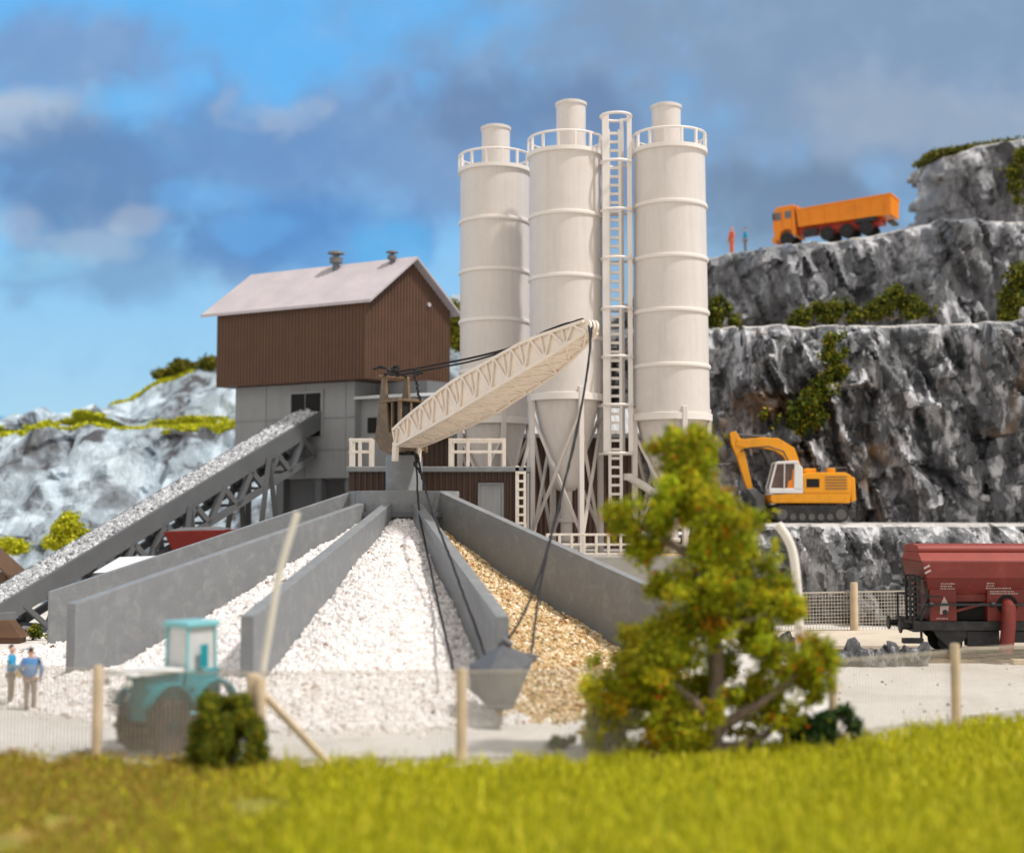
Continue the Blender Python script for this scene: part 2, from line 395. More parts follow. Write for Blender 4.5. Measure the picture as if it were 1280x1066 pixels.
# ------------------------------------------------------------------ mesh tools
class MB:
    def __init__(self):
        self.v, self.f = [], []

    def add(self, vs, fs, mtx=None):
        o = len(self.v)
        for p in vs:
            p = Vector(p)
            self.v.append(tuple(mtx @ p) if mtx is not None else tuple(p))
        self.f += [tuple(i + o for i in q) for q in fs]
        return self

    def box(self, c, s, rz=0.0, rot=None):
        x, y, z = s[0] / 2, s[1] / 2, s[2] / 2
        vs = [(-x, -y, -z), (x, -y, -z), (x, y, -z), (-x, y, -z), (-x, -y, z), (x, -y, z), (x, y, z), (-x, y, z)]
        mt = Matrix.Translation(c) @ (Euler(rot).to_matrix().to_4x4() if rot else Matrix.Rotation(rz, 4, 'Z'))
        return self.add(vs, [(3, 2, 1, 0), (4, 5, 6, 7), (0, 1, 5, 4), (1, 2, 6, 5), (2, 3, 7, 6), (3, 0, 4, 7)], mt)

    def span(self, a, b):
        a, b = Vector(a), Vector(b)
        return self.box((a + b) / 2, [abs(b[i] - a[i]) for i in range(3)])

    def bar(self, p, q, wd, ht=None, up=(0, 0, 1)):
        """a square-section bar from p to q"""
        p, q = Vector(p), Vector(q)
        ht = ht or wd
        d = q - p
        L = d.length
        d = d.normalized()
        u = Vector(up)
        if abs(d.dot(u)) > 0.98: u = Vector((0, 1, 0))
        s = d.cross(u).normalized()
        u = s.cross(d).normalized()
        mt = Matrix(((s.x, d.x, u.x, 0), (s.y, d.y, u.y, 0), (s.z, d.z, u.z, 0), (0, 0, 0, 1)))
        mt.translation = (p + q) / 2
        x, y, z = wd / 2, L / 2, ht / 2
        vs = [(-x, -y, -z), (x, -y, -z), (x, y, -z), (-x, y, -z), (-x, -y, z), (x, -y, z), (x, y, z), (-x, y, z)]
        return self.add(vs, [(3, 2, 1, 0), (4, 5, 6, 7), (0, 1, 5, 4), (1, 2, 6, 5), (2, 3, 7, 6), (3, 0, 4, 7)], mt)

    def tube(self, pts, r, n=8, caps=True):
        pts = [Vector(p) for p in pts]
        rs = r if isinstance(r, (list, tuple)) else [r] * len(pts)
        vs, fs = [], []
        ref = None
        for i, p in enumerate(pts):
            a = pts[max(0, i - 1)]; b = pts[min(len(pts) - 1, i + 1)]
            d = (b - a).normalized()
            if ref is None:
                ref = Vector((0, 0, 1)) if abs(d.z) < 0.9 else Vector((1, 0, 0))
            s = d.cross(ref).normalized(); u = s.cross(d).normalized(); ref = u
            for k in range(n):
                t = 2 * math.pi * k / n
                vs.append(p + (s * math.cos(t) + u * math.sin(t)) * rs[i])
        for i in range(len(pts) - 1):
            for k in range(n):
                a = i * n + k; b = i * n + (k + 1) % n
                fs.append((a, b, b + n, a + n))
        if caps:
            fs.append(tuple(reversed(range(n))))
            fs.append(tuple(range((len(pts) - 1) * n, len(pts) * n)))
        return self.add(vs, fs)

    def lathe(self, prof, c=(0, 0, 0), n=48, mtx=None, caps=True):
        """profile of (radius, z) turned round the z axis"""
        vs, fs = [], []
        for r_, z_ in prof:
            for k in range(n):
                t = 2 * math.pi * k / n
                vs.append((c[0] + r_ * math.cos(t), c[1] + r_ * math.sin(t), c[2] + z_))
        for i in range(len(prof) - 1):
            for k in range(n):
                a = i * n + k; b = i * n + (k + 1) % n
                fs.append((a, b, b + n, a + n))
        if caps:
            fs.append(tuple(reversed(range(n))))
            fs.append(tuple(range((len(prof) - 1) * n, len(prof) * n)))
        return self.add(vs, fs, mtx)

    def disc(self, c, r, wd, axis='Y', n=24, prof=None):
        """a wheel: lathe about an axis"""
        prof = prof or [(r * 0.93, -wd / 2), (r, -wd / 2 + 0.15 * wd), (r, wd / 2 - 0.15 * wd), (r * 0.93, wd / 2)]
        rot = {'Y': Matrix.Rotation(R(90), 4, 'X'), 'X': Matrix.Rotation(R(90), 4, 'Y'), 'Z': Matrix.Identity(4)}[axis]
        return self.lathe(prof, n=n, mtx=Matrix.Translation(c) @ rot)

    def prism(self, poly, a, b, axis='Y'):
        """polygon in the plane across an axis, extruded from a to b along it"""
        def pt(p, t):
            return {'Y': (p[0], t, p[1]), 'X': (t, p[0], p[1]), 'Z': (p[0], p[1], t)}[axis]
        n = len(poly)
        vs = [pt(p, a) for p in poly] + [pt(p, b) for p in poly]
        fs = [tuple(range(n)), tuple(reversed(range(n, 2 * n)))]
        for k in range(n):
            j = (k + 1) % n
            fs.append((k, k + n, j + n, j))
        return self.add(vs, fs)

    def loft(self, rings):
        n = len(rings[0])
        vs = [p for r_ in rings for p in r_]
        fs = []
        for i in range(len(rings) - 1):
            for k in range(n):
                a = i * n + k; b = i * n + (k + 1) % n
                fs.append((a, b, b + n, a + n))
        fs.append(tuple(reversed(range(n))))
        fs.append(tuple(range((len(rings) - 1) * n, len(rings) * n)))
        return self.add(vs, fs)

    def build(self, name, m, parent=None, bevel=0.0, smooth=False, fix=True):
        me = bpy.data.meshes.new(name)
        me.from_pydata(self.v, [], self.f)
        if fix:
            import bmesh
            bm = bmesh.new(); bm.from_mesh(me)
            bmesh.ops.recalc_face_normals(bm, faces=bm.faces)
            bm.to_mesh(me); bm.free()
        me.materials.append(M[m] if isinstance(m, str) else m)
        if smooth:
            me.polygons.foreach_set('use_smooth', [True] * len(me.polygons))
            me.set_sharp_from_angle(angle=R(38))
        o = bpy.data.objects.new(name, me)
        COL.objects.link(o)
        if parent is not None: o.parent = parent
        if bevel:
            b = o.modifiers.new('bevel', 'BEVEL')
            b.width = bevel; b.segments = 2; b.limit_method = 'ANGLE'; b.angle_limit = R(40)
        return o


def thing(name, label, cat, loc=(0, 0, 0), rz=0.0, group=None, rot=None):
    o = bpy.data.objects.new(name, None)
    COL.objects.link(o)
    o.empty_display_size = 0.3
    o.location = loc
    o.rotation_euler = rot or (0, 0, rz)
    return tag(o, label, cat, group)


def tag(o, label=None, cat=None, group=None, kind=None):
    if label: o['label'] = label
    if cat: o['category'] = cat
    if group: o['group'] = group
    if kind: o['kind'] = kind
    return o


def fast_mesh(name, V_, F_, m, cols=None, parent=None, smooth=False):
    """V_ (n,3) array, F_ (k,c) array of equal-sided faces, cols (n,3) point colours"""
    V_ = np.asarray(V_, dtype=np.float32); F_ = np.asarray(F_, dtype=np.int32)
    me = bpy.data.meshes.new(name)
    k, cnt = F_.shape
    me.vertices.add(len(V_)); me.vertices.foreach_set('co', V_.ravel())
    me.loops.add(k * cnt); me.loops.foreach_set('vertex_index', F_.ravel())
    me.polygons.add(k)
    me.polygons.foreach_set('loop_start', np.arange(0, k * cnt, cnt, dtype=np.int32))
    me.polygons.foreach_set('loop_total', np.full(k, cnt, dtype=np.int32))
    me.polygons.foreach_set('use_smooth', np.full(k, smooth))
    if cols is not None:
        a = me.color_attributes.new('Col', 'FLOAT_COLOR', 'POINT')
        c4 = np.ones((len(V_), 4), dtype=np.float32); c4[:, :3] = cols
        a.data.foreach_set('color', c4.ravel())
    me.update(calc_edges=True)
    me.materials.append(M[m] if isinstance(m, str) else m)
    o = bpy.data.objects.new(name, me)
    COL.objects.link(o)
    if parent is not None: o.parent = parent
    return o


def skinned(name, verts, edges, radii, m, parent=None, root=0, levels=1):
    """one continuous surface grown round a skeleton"""
    me = bpy.data.meshes.new(name + '_skeleton')
    me.from_pydata([tuple(v) for v in verts], edges, [])
    o = bpy.data.objects.new(name + '_skeleton', me)
    COL.objects.link(o)
    md = o.modifiers.new('skin', 'SKIN')
    md.use_smooth_shade = True
    for i, sv in enumerate(me.skin_vertices[0].data):
        r_ = radii[i]
        sv.radius = r_ if isinstance(r_, (tuple, list)) else (r_, r_)
        sv.use_root = (i == root)
    sd = o.modifiers.new('sub', 'SUBSURF'); sd.levels = levels; sd.render_levels = levels
    dg = bpy.context.evaluated_depsgraph_get()
    new = bpy.data.meshes.new_from_object(o.evaluated_get(dg))
    bpy.data.objects.remove(o); bpy.data.meshes.remove(me)
    new.name = name
    new.materials.clear(); new.materials.append(M[m] if isinstance(m, str) else m)
    q = bpy.data.objects.new(name, new)
    COL.objects.link(q)
    if parent is not None: q.parent = parent
    return q


# smooth value noise on arrays
def _hash(ix, iy, seed):
    h = (ix.astype(np.int64) * 374761393 + iy.astype(np.int64) * 668265263 + seed * 144665) & 0x7fffffff
    h = ((h ^ (h >> 13)) * 1274126177) & 0x7fffffff
    return ((h ^ (h >> 16)) & 0xffff) / 65535.0


def vnoise(x, y, seed=0):
    ix, iy = np.floor(x), np.floor(y)
    fx, fy = x - ix, y - iy
    fx = fx * fx * (3 - 2 * fx); fy = fy * fy * (3 - 2 * fy)
    a = _hash(ix, iy, seed); b = _hash(ix + 1, iy, seed)
    c_ = _hash(ix, iy + 1, seed); d = _hash(ix + 1, iy + 1, seed)
    return (a * (1 - fx) + b * fx) * (1 - fy) + (c_ * (1 - fx) + d * fx) * fy


def fbm(x, y, seed=0, o=4):
    s, a, t = 0.0, 0.5, 0.0
    for k in range(o):
        s = s + a * vnoise(x * 2 ** k, y * 2 ** k, seed + k * 17); t += a; a *= 0.5
    return s / t


def facets(x, y, seed=0, slope=0.9):
    """upper envelope of randomly tilted planes round jittered sites: crumpled facets"""
    ix, iy = np.floor(x), np.floor(y)
    best = np.full(x.shape, -9.0)
    for dx in (-1, 0, 1):
        for dy in (-1, 0, 1):
            cx, cy = ix + dx, iy + dy
            sx = cx + _hash(cx, cy, seed); sy = cy + _hash(cx, cy, seed + 1)
            h = _hash(cx, cy, seed + 2)
            gx = (_hash(cx, cy, seed + 3) - 0.5) * 2 * slope; gy = (_hash(cx, cy, seed + 4) - 0.5) * 2 * slope
            ddx, ddy = x - sx, y - sy
            best = np.maximum(best, h + gx * ddx + gy * ddy - 1.1 * np.maximum(np.abs(ddx), np.abs(ddy)))
    return best


def grid_faces(nu, nv):
    i = np.arange(nu - 1)[:, None] * nv + np.arange(nv - 1)[None, :]
    i = i.ravel()
    return np.stack([i, i + nv, i + nv + 1, i + 1], 1)


def copy_tree(o, parent=None):
    c_ = o.copy(); COL.objects.link(c_)
    if parent is not None: c_.parent = parent
    for ch in list(o.children): copy_tree(ch, c_)
    return c_

# ================================================================== SETTING
RNG = np.random.default_rng(7)
random.seed(5)
TZ = 3.7                                                     # terrace height

g = MB()
g.add([(-900, -60, 0), (900, -60, 0), (900, 2500, 0), (-900, 2500, 0)], [(0, 1, 2, 3)])
tag(g.build('ground', 'ground'), kind='structure')

t_ = MB()
t_.prism([(x_, y_ * K) for x_, y_ in [(-11.5, 41.2), (-6.2, 41.2), (-5.6, 40.6), (-2.0, 40.6), (8.6, 40.6), (10.4, 43), (10.4, 47.5), (-4, 66), (-19, 66), (-19, 52)]], 0.0, TZ, 'Z')
tag(t_.build('terrace', 'terrace', bevel=0.05), kind='structure')
t_ = MB(); t_.prism([(x_, y_ * K) for x_, y_ in [(5.6, 40.9), (8.4, 40.9), (10.1, 43.0), (9.8, 44.5), (5.6, 44.5)]], TZ + 0.004, TZ + 0.03, 'Z')
tag(t_.build('sand_yard', 'sand'), kind='structure')

hb = MB()
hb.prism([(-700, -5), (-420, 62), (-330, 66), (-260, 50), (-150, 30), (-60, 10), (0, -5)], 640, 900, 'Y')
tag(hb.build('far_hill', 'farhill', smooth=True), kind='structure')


def rock_wall(name, m, path, z0, zt, lean, seed, amp=1.0, du=0.16, cell=2.2, topdepth=6.0, ker=9):
    """a quarry face along a plan path, crumpled outward, with a rough top behind it"""
    path = [Vector((p[0], p[1] * K)) for p in path]
    seg = [(path[i + 1] - path[i]).length for i in range(len(path) - 1)]
    L = sum(seg)
    nu = int(L / du) + 1
    pos, nor = [], []
    for i in range(nu):
        s = L * i / (nu - 1)
        k = 0
        while k < len(seg) - 1 and s > seg[k]: s -= seg[k]; k += 1
        d = (path[k + 1] - path[k]).normalized()
        pos.append(path[k] + d * s); nor.append(Vector((d.y, -d.x)))
    # soften the corners
    pos = np.array([tuple(p) for p in pos]); nor = np.array([tuple(p) for p in nor])
    pad = np.pad(nor, ((ker, ker), (0, 0)), 'edge')
    nor = np.stack([np.convolve(pad[:, i], np.ones(2 * ker + 1) / (2 * ker + 1), 'valid') for i in (0, 1)], 1)
    s = np.linspace(0, L, nu)
    top = np.array([zt(q) for q in pos[:, 0]])
    nvf = int((top.max() - z0) / du) + 1
    nt = int(topdepth / 0.4)
    Uu, Tt = np.meshgrid(s, np.linspace(0, 1, nvf), indexing='ij')
    Z = z0 + (top[:, None] - z0) * Tt
    a, b = Uu / cell + 0.35 * Z / cell, Z / (cell * 1.9) - 0.15 * Uu / cell
    wob = fbm(Uu / 3.0, Z / 3.0, seed + 9, 3) - 0.5
    D = 1.3 * amp * (1.7 * (facets(a + wob, b + wob, seed, 1.3) - 0.4) + 1.0 * facets(a * 2.1 + 3 + wob, b * 1.5, seed + 31, 1.4)
               + 0.5 * facets(a * 4.6, b * 4.2 + wob, seed + 57, 1.4) + 1.6 * wob)
    fade = np.clip((1 - Tt) * (top[:, None] - z0) / 0.9, 0, 1) ** 0.6
    off = lean * (1 - Tt) * (top[:, None] - z0) + D * (0.35 + 0.65 * fade)
    X = pos[:, 0][:, None] + nor[:, 0][:, None] * off
    Y = pos[:, 1][:, None] + nor[:, 1][:, None] * off
    Zz = Z + 0.22 * amp * (fbm(Uu / 1.3, Z / 1.3, seed + 5, 3) - 0.5)
    # top surface, going back
    back = np.linspace(0.25, topdepth, nt)
    UB, BB = np.meshgrid(s, back, indexing='ij')
    X2 = X[:, -1][:, None] - nor[:, 0][:, None] * BB
    Y2 = Y[:, -1][:, None] - nor[:, 1][:, None] * BB
    Z2 = Zz[:, -1][:, None] * np.exp(-BB) + top[:, None] * (1 - np.exp(-BB)) + 0.10 * (fbm(UB / 0.9, BB / 0.9, seed + 77, 3) - 0.5)
    X = np.concatenate([X, X2], 1); Y = np.concatenate([Y, Y2], 1); Zz = np.concatenate([Zz, Z2], 1)
    nv = X.shape[1]
    o = fast_mesh(name, np.stack([X, Y, Zz], -1).reshape(-1, 3), grid_faces(nu, nv), m, smooth=False)
    o.data.materials.append(M['ledge'])
    j = np.tile(np.arange(nv - 1), nu - 1)
    o.data.polygons.foreach_set('material_index', (j >= nvf - 2).astype(np.int32))
    return tag(o, kind='structure')


def lerp(tab):
    xs = [p[0] for p in tab]; ys = [p[1] for p in tab]
    return lambda x: float(np.interp(x, xs, ys))


rock_wall('cliff', 'rockr', [(12.0, 52), (12.3, 46.8), (22, 46.6), (40, 45.6)], -0.2, lambda x: 5.08, 0.12, 3, amp=0.62, du=0.13, cell=1.7, topdepth=15)
rock_wall('cliff', 'rockr', [(3.0, 64), (4.0, 57.5), (12.0, 55.6), (22, 55.0), (46, 53.0)], 4.6, lambda x: 17.35, 0.10, 11, amp=1.05, du=0.15, cell=2.4, topdepth=14)
rock_wall('cliff', 'rocku', [(4.0, 76), (5.0, 63.5), (12, 61.5), (30, 60.2), (50, 58.5)], 16.8,
          lerp([(4, 17.6), (7, 19.0), (9, 20.6), (10.5, 22.0), (12.5, 23.1), (13.7, 23.35), (18, 24.0), (24, 24.7), (28.5, 25.3), (50, 26.2)]), 0.10, 23, amp=0.95, du=0.16, cell=2.6, topdepth=20)
rock_wall('cliff', 'rocku', [(40.0, 80), (33.7, 67.5), (40, 66.5), (58, 65)], 24.4,
          lerp([(31, 32.6), (33, 33.0), (36, 33.8), (40, 34.2), (58, 35.5)]), 0.0, 37, amp=0.5, du=0.18, cell=2.0, topdepth=14, ker=2)


def left_hill():
    """stepped pale rock hillside with two turf ledges, behind the conveyor and the plant"""
    xs = np.arange(-75, 6, 0.30)
    ztop = np.interp(xs, [-75, -49, -43, -38, -34, -30, -26.5, -22, -15, -5, 6], [11.6, 12.0, 12.7, 14.0, 14.9, 16.2, 18.2, 20.0, 22.6, 24.0, 22.0])
    zl = np.interp(xs, [-75, -40, -25, 6], [10.9, 11.4, 12.0, 13.0])
    t = np.linspace(0, 1, 120)
    XX, TT = np.meshgrid(xs, t, indexing='ij')
    ZT, ZL = ztop[:, None], zl[:, None]
    k1, k2, k3 = 0.48, 0.60, 0.85
    f1 = np.clip(TT / k1, 0, 1); f2 = np.clip((TT - k1) / (k2 - k1), 0, 1); f3 = np.clip((TT - k2) / (k3 - k2), 0, 1); f4 = np.clip((TT - k3) / (1 - k3), 0, 1)
    Y = K * (57 + 9 * f1 + 3.6 * f2 + 5 * f3 + 20 * f4)
    Z = -0.5 + (ZL + 0.5) * f1 + 0.5 * f2 + np.maximum(ZT - ZL - 0.5, 0.1) * f3 - 2.0 * f4 ** 2
    wob = fbm(XX / 5, Z / 5, 91, 3) - 0.5
    rough = np.where((TT > k1) & (TT < k2), 0.15, np.where(TT > k3, 0.35, 1.0))
    a, b = XX / 4.2 + wob, Z / 4.4 + wob
    D = (2.2 * (facets(a, b, 61) - 0.4) + 0.9 * facets(a * 2.4, b * 2.4, 67) + 3.0 * wob) * rough
    Y = Y - D * 0.9
    Z = Z + (0.30 * D + 1.2 * (fbm(XX / 3.0, Y / 3.0, 95, 3) - 0.5)) * np.clip(TT * 6, 0, 1) * (0.3 + 0.7 * rough)
    o = fast_mesh('rock_hill', np.stack([XX, Y, Z], -1).reshape(-1, 3), grid_faces(len(xs), len(t)), 'rockl')
    o.data.materials.append(M['mosst'])
    # turf lies on the two flat ledges, broken by bare rock
    Tc = ((TT[:-1, :-1] + TT[1:, 1:]) / 2).ravel(); Xc = XX[:-1, :-1].ravel()
    ledge = (((Tc > k1 - 0.015) & (Tc < k2 + 0.01)) & (fbm(Xc / 2.6, Tc * 22, 44, 3) > 0.40 + 0.10 * (Xc > -30))) | ((Tc > k3 - 0.03) & (vnoise(Xc / 4.0, Tc * 6, 45) > 0.42))
    o.data.polygons.foreach_set('material_index', ledge.astype(np.int32))
    tag(o, kind='structure')
    # short turf standing on the mossy faces
    Vx = np.stack([XX, Y, Z], -1)
    a0, a1, a2, a3 = (Vx[:-1, :-1].reshape(-1, 3), Vx[1:, :-1].reshape(-1, 3), Vx[1:, 1:].reshape(-1, 3), Vx[:-1, 1:].reshape(-1, 3))
    ids = np.nonzero(ledge & (Xc > -52))[0]
    ids = RNG.choice(ids, 36000)
    u_, v_ = RNG.uniform(0, 1, (2, len(ids), 1))
    pos = (a0[ids] * (1 - u_) + a1[ids] * u_) * (1 - v_) + (a3[ids] * (1 - u_) + a2[ids] * u_) * v_
    pos[:, 2] += RNG.uniform(0.0, 0.15, len(ids))
    base = np.array([(-1, -0.6, 0), (1, -0.6, 0.2), (0.9, 0.6, 0), (-0.8, 0.7, 0.25)], float)
    n = len(ids)
    vv = np.einsum('nij,nkj->nki', rand_rot(n, RNG), base[None] * (0.13 * RNG.uniform(.5, 1.4, n))[:, None, None]) + pos[:, None, :]
    cc = palette(n, [(0.60, 0.60, 0.030), (0.72, 0.70, 0.06), (0.45, 0.48, 0.03), (0.32, 0.33, 0.03)], [30, 24, 18, 8], RNG, .25)
    tag(fast_mesh('grass', vv.reshape(-1, 3), np.arange(n * 4).reshape(-1, 4), 'leaf', np.repeat(cc, 4, 0)), 'bright yellow green turf on the flat ledges of the left hill', 'grass', kind='stuff')


# ================================================================== GRAVEL BUNKER
HY = 40.3 * K
HUB = Vector((-4.85, HY, 0))
bunker = thing('gravel_bunker', 'star shaped grey gravel bunker with five sloping partition walls below the crane', 'gravel bunker', HUB)


def pol(r, phi, z=0.0):
    """polar position about the hub, stretched in depth; angle from straight towards the viewer, positive to the left"""
    return Vector((-r * math.sin(phi), -r * K * math.cos(phi), z))


# angle, start radius, end radius, start height, end height
WALLS = [(71.2, 2.55, 14.55, 6.62, 2.55), (39.6, 2.5, 14.9, 6.16, 2.78), (10.6, 2.45, 15.05, 6.16, 2.78), (-17.4, 2.45, 15.3, 6.16, 2.74), (-45.5, 2.55, 15.0, 6.62, 2.75)]
WT = 0.40
for ph, r0, r1, z0, z1 in WALLS:
    a = R(ph)
    b = MB()
    A_, B_ = pol(r0, a), pol(r1, a)
    d_ = (B_ - A_).normalized(); n_ = Vector((d_.y, -d_.x, 0)) * WT / 2
    Zv = lambda z: Vector((0, 0, z))
    b.add([A_ - n_, A_ + n_, B_ + n_, B_ - n_, A_ - n_ + Zv(z0), A_ + n_ + Zv(z0), B_ + n_ + Zv(z1), B_ - n_ + Zv(z1)],
          [(0, 1, 2, 3), (4, 5, 6, 7), (0, 1, 5, 4), (1, 2, 6, 5), (2, 3, 7, 6), (3, 0, 4, 7)])
    b.build('partition_wall', 'grey', bunker, bevel=0.025)
hub_a = [71.2 + 26, 71.2, 39.6, 10.6, -17.4, -45.5, -72]
for i in range(6):
    p, q = pol(2.62, R(hub_a[i])), pol(2.62, R(hub_a[i + 1]))
    b = MB()
    d = (q - p).normalized(); nrm = Vector((d.y, -d.x, 0))
    zb = 0.0
    for (za, zb_, t0, t1) in ((0, 6.66, 0.0, 1.0),):
        A, B = p + d * 0.0, q
        b.add([A, B, B + nrm * -0.3, A + nrm * -0.3, A + Vector((0, 0, 6.66)), B + Vector((0, 0, 6.66)), B + nrm * -0.3 + Vector((0, 0, 6.66)), A + nrm * -0.3 + Vector((0, 0, 6.66))],
              [(0, 1, 2, 3), (4, 5, 6, 7), (0, 1, 5, 4), (1, 2, 6, 5), (2, 3, 7, 6), (3, 0, 4, 7)])
    b.build('hub_wall', 'grey', bunker, bevel=0.02)
    if 1 <= i <= 4:
        c_ = (p + q) / 2
        o = nrm if (c_ + nrm).length > c_.length else -nrm
        s = MB()
        s.bar(c_ - d * 0.62 + o * 0.12 + Vector((0, 0, 5.62)), c_ + d * 0.62 + o * 0.12 + Vector((0, 0, 5.62)), 0.24, 0.22)
        s.bar(c_ - d * 0.55 + o * 0.06 + Vector((0, 0, 5.9)), c_ - d * 0.55 + o * 0.06 + Vector((0, 0, 5.3)), 0.1, 0.12)
        s.bar(c_ + d * 0.55 + o * 0.06 + Vector((0, 0, 5.9)), c_ + d * 0.55 + o * 0.06 + Vector((0, 0, 5.3)), 0.1, 0.12)
        s.build('sliding_gate', 'greyd', bunker, bevel=0.02)
for ph in (56, 25, -3.5, -31, 10.6, -17.4):
    b = MB(); c_ = pol(2.50, R(ph), 6.4)
    b.box(c_ * 0.985, (0.24, 0.24, 0.54), rz=-R(ph))
    b.build('corner_post', 'grey', bunker, bevel=0.02)

# ---- the gravel itself
ICO_V = None


def ico():
    p = (1 + 5 ** 0.5) / 2
    v = np.array([(-1, p, 0), (1, p, 0), (-1, -p, 0), (1, -p, 0), (0, -1, p), (0, 1, p), (0, -1, -p), (0, 1, -p), (p, 0, -1), (p, 0, 1), (-p, 0, -1), (-p, 0, 1)], float)
    v /= np.linalg.norm(v[0])
    f = np.array([(0, 11, 5), (0, 5, 1), (0, 1, 7), (0, 7, 10), (0, 10, 11), (1, 5, 9), (5, 11, 4), (11, 10, 2), (10, 7, 6), (7, 1, 8), (3, 9, 4), (3, 4, 2), (3, 2, 6), (3, 6, 8), (3, 8, 9), (4, 9, 5), (2, 4, 11), (6, 2, 10), (8, 6, 7), (9, 8, 1)])
    return v, f


def rand_rot(n, rng):
    q = rng.normal(size=(n, 4)); q /= np.linalg.norm(q, axis=1)[:, None]
    w_, x, y, z = q.T
    return np.stack([np.stack([1 - 2 * (y * y + z * z), 2 * (x * y - z * w_), 2 * (x * z + y * w_)], -1),
                     np.stack([2 * (x * y + z * w_), 1 - 2 * (x * x + z * z), 2 * (y * z - x * w_)], -1),
                     np.stack([2 * (x * z - y * w_), 2 * (y * z + x * w_), 1 - 2 * (x * x + y * y)], -1)], 1)


def grains(pos, size, cols, rng, jit=0.28):
    v, f = ico()
    n = len(pos)
    sc = size[:, None] * rng.uniform(0.65, 1.25, (n, 3))
    vv = v[None] * (1 + rng.uniform(-jit, jit, (n, 12, 1)))
    vv = vv * sc[:, None, :]
    vv = np.einsum('nij,nkj->nki', rand_rot(n, rng), vv) + pos[:, None, :]
    ff = (f[None] + (np.arange(n) * 12)[:, None, None]).reshape(-1, 3)
    cc = np.repeat(cols, 12, axis=0)
    return vv.reshape(-1, 3), ff, cc


def palette(n, pal, wts, rng, var=0.10):
    pal = np.array(pal)
    c_ = pal[rng.choice(len(pal), n, p=np.array(wts) / sum(wts))]
    return np.clip(c_ * rng.uniform(1 - var, 1 + var, (n, 1)), 0, 0.95)


def heap(name, label, a0, a1, r0, r1, z0, zfun, gsize, dens, pal, wts, bedm, rng, spill=0.0):
    """a heap between two partition walls: a sloping bed and thousands of separate grains on it"""
    nr, nf = 70, 36
    rr, ff = np.meshgrid(np.linspace(r0, r1, nr), np.linspace(0, 1, nf), indexing='ij')

    def place(r_, f_):
        past = np.clip((r_ - 14.2) / 2.0, 0, 1)
        aa = np.radians(a0 + (a1 - a0) * f_)
        mid = np.radians((a0 + a1) / 2)
        # keep clear of the wall thickness inside the bin, spread a little past its end
        half = np.abs(np.radians(a1 - a0) / 2)
        inset = np.where(r_ < 14.6, 0.17 / np.maximum(r_, 1), -spill * past * 0.12)
        aa = mid + (aa - mid) * (1 - inset / half)
        z = zfun(r_, f_)
        z = z + 0.30 * (fbm(r_ * 0.7 + a0, aa * r_ * 0.7, 5, 3) - 0.5)
        return np.stack([HUB.x - r_ * np.sin(aa), HUB.y - K * r_ * np.cos(aa), np.maximum(z, -0.05)], -1)
    bed = place(rr, ff).reshape(-1, 3)
    n = int(dens)
    r_ = np.sqrt(rng.uniform(r0 ** 2, (r1 + 0.15) ** 2, n))
    # more grains near the hub where the bins are seen edge on
    f_ = rng.uniform(0, 1, n)
    pos = place(r_, f_)
    size = gsize * rng.uniform(0.6, 1.25, n) * np.where(rng.uniform(size=n) < 0.05, 1.35, 1.0)
    pos[:, 2] += rng.uniform(-0.2, 0.9, n) * gsize
    cols = palette(n, pal, wts, rng)
    v1, f1, c1 = grains(pos, size, cols, rng)
    bf = grid_faces(nr, nf)
    bt = np.concatenate([bf[:, [0, 1, 2]], bf[:, [0, 2, 3]]])
    bc = np.repeat(np.array([[0.5 * p for p in pal[0]]]), len(bed), 0) * 1.3
    o = fast_mesh(name, np.concatenate([bed, v1]), np.concatenate([bt, f1 + len(bed)]), 'grain', np.concatenate([bc, c1]))
    return tag(o, label, 'gravel', kind='stuff')


WHITE = [(0.81, 0.775, 0.76), (0.74, 0.69, 0.67), (0.87, 0.85, 0.84), (0.55, 0.47, 0.42), (0.20, 0.13, 0.11)]
WW = [46, 26, 25, 2.2, 0.5]
TAN = [(0.54, 0.37, 0.175), (0.66, 0.49, 0.28), (0.78, 0.67, 0.48), (0.38, 0.215, 0.085), (0.26, 0.17, 0.06), (0.20, 0.17, 0.07), (0.30, 0.07, 0.02), (0.9, 0.82, 0.68)]
TW = [28, 24, 16, 12, 6, 5, 3, 8]


def zline(r, r1, z0=5.35, pw=1.0):
    return z0 * np.clip((r1 - r) / (r1 - 2.6), 0, 1) ** pw


heap('gravel', 'heap of coarse white gravel filling the middle bin, ropes lying over it', 10.6, -17.4, 2.7, 16.6, 5.3,
     lambda r, f: zline(r, 16.4, 5.45, 0.96) + 0.35 * np.sin(np.pi * f) * np.clip(r / 8, 0, 1) * np.clip((16.4 - r) / 4, 0, 1) - 0.25,
     0.114, 21000, WHITE, WW, 'gravelw', RNG, 0.2)
heap('gravel', 'heap of white gravel in the left bin behind the teal loader', 39.6, 10.6, 2.7, 16.8, 5.2,
     lambda r, f: zline(r, 16.4, 5.5, 0.72) - 1.25 * (1 - f) * np.clip(r / 9, 0, 1) * np.clip((16.4 - r) / 3, 0, 1) - 0.2 + 0.35 * np.sin(np.pi * f) * np.clip((16 - r) / 6, 0, 1),
     0.114, 21000, WHITE, WW[:4] + [1.6], 'gravelw', RNG, 0.2)
heap('gravel', 'heap of fine tan and ochre gravel in the right hand bin', -17.4, -45.5, 2.7, 16.6, 5.2,
     lambda r, f: zline(r, 16.4, 5.35, 0.92) - 0.75 * f * np.clip(r / 7, 0, 1) * np.clip((16.5 - r) / 4, 0, 1) - 0.15,
     0.078, 36000, TAN, TW, 'gravelt', RNG, 0.2)
